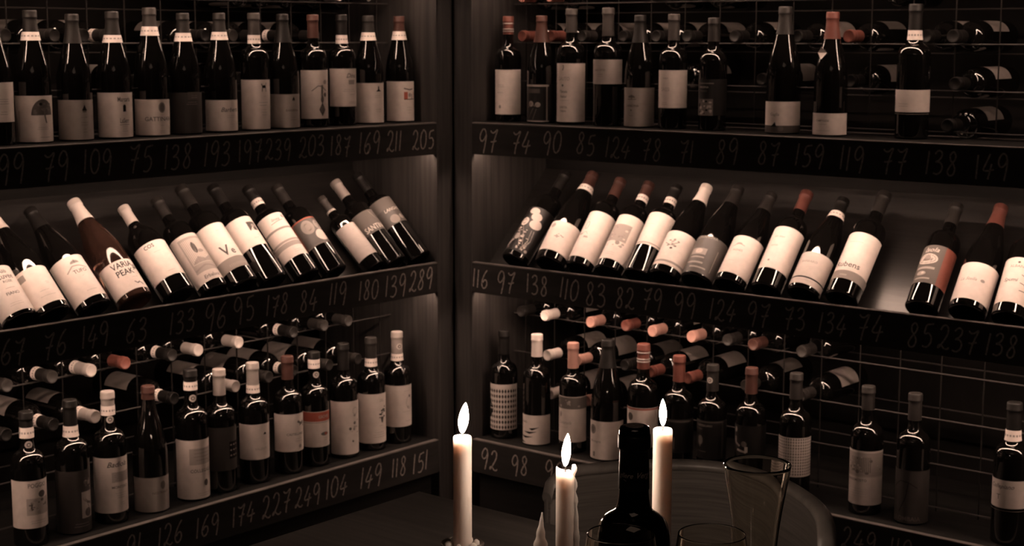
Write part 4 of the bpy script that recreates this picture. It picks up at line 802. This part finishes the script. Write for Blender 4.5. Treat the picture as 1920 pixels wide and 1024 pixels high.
# ---------------------------------------------------------------- open wine bottle on the table
bx, by = -2.1574, -2.1712; yaw_cam = math.radians(-54.8)
t = empty('wine_bottle', mat=Matrix.Translation((bx, by, TZ + .0003)) @ Matrix.Rotation(yaw_cam, 4, 'Z') @ Matrix.Scale(1.014, 4))
tag(t, 'open dark wine bottle standing on the table between the candles and the glasses', 'wine bottle')
link('bottle_glass', body_mesh('B', GLASS_DK), t)
link('capsule', MB().lathe([(.0149, .2360), (.0155, .2362), (.0153, .250), (.0148, .265), (.01465, .2755), (.0150, .2762), (.0162, .2775), (.0164, .279), (.0164, .2905), (.0160, .2912), (.0150, .2912)], 48).mesh('capsule', mat('black_foil', (.022, .016, .014), .33, .2, .6), ang=50), t)
link('cork', MB().lathe([(0, .2990), (.0088, .2990), (.0092, .2997), (.0088, .3003), (0, .3003)], 28).mesh('cork', noise_mat('cork', (.30, .22, .17), (.5, .38, .3), (1, 1, 1), 260, .8)), t)
link('capsule_print', label_mesh(.0151, .244, .262, 55, 'black', [('t', 'gliere', -9, 6, 5.0, 'w', .45, .95), ('t', 'Verg', 8.5, 6, 5.8, 'w', .45, .95), ('l', [(-11, 4), (-8, 2.5)], .5, 'w')], 0, 3), t)
link('label', label_mesh(.0375, .040, .140, 75, 'cream', [('x', 0, 60, 40, 3, 6, 'g'), ('x', 0, 24, 50, 2, 6, 'l')], 0, 4), t)

# ---------------------------------------------------------------- glasses
GL = mat('clear_glass', (1, 1, 1), .0, 0, .5, Transmission_Weight=1.0, IOR=1.48)
def glass(x, y, outer, th, label, name, cat, grp=None, h0=.0, foot=None):
    t = empty(name, (x, y, TZ + .0003)); tag(t, label, cat, grp)
    o = [Vector((r, 0, z)) for r, z in outer]; sm = spline(o, 4)
    inn = [(max(0, q.x - th), q.z + (th if i == 0 else 0)) for i, q in enumerate(sm)]
    prof = [(q.x, q.z) for q in sm] + [(sm[-1].x - th / 2, sm[-1].z + th * .45)] + inn[::-1]
    inn0 = h0
    prof = [(r, z) if i < len(sm) + 1 else (r, max(z, inn0)) for i, (r, z) in enumerate(prof)]
    link('bowl', MB().lathe(prof, 56).mesh('bowl', GL, ang=70), t)
    if foot: link('stem', MB().lathe(foot, 48).mesh('stem', GL, ang=60), t)
    return t
BOWL = [(r_, z_ * 1.03) for r_, z_ in [(0, .092), (.010, .0925), (.022, .0965), (.033, .107), (.0395, .123), (.0415, .140), (.0400, .160), (.0368, .182), (.0335, .205), (.0325, .2122)]]
FOOT = [(r_, z_ * 1.03) for r_, z_ in [(0, .0915), (.0065, .0905), (.0042, .080), (.0036, .060), (.0036, .030), (.0050, .012), (.012, .0055), (.030, .0025), (.0345, .0012), (.0345, .0), (0, .0)]]
glass(-2.2343, -2.2107, BOWL, .0011, 'wine glass at the bottom edge in front of the open bottle', 'wine_glass', 'wine glass', 'wine glasses on the table', .0963, FOOT)
glass(-2.1784, -2.2780, BOWL, .0011, 'wine glass at the bottom edge right of the open bottle', 'wine_glass', 'wine glass', 'wine glasses on the table', .0963, FOOT)
FL = [(0, .0), (.022, .0), (.0255, .002), (.0245, .012), (.0215, .035), (.0210, .070), (.0225, .105), (.0250, .138), (.0290, .170), (.0345, .203), (.0376, .2222)]
glass(-1.9442, -2.1875, FL, .0017, 'tall flared clear glass right of the candles', 'flared_glass', 'glass', None, .012)
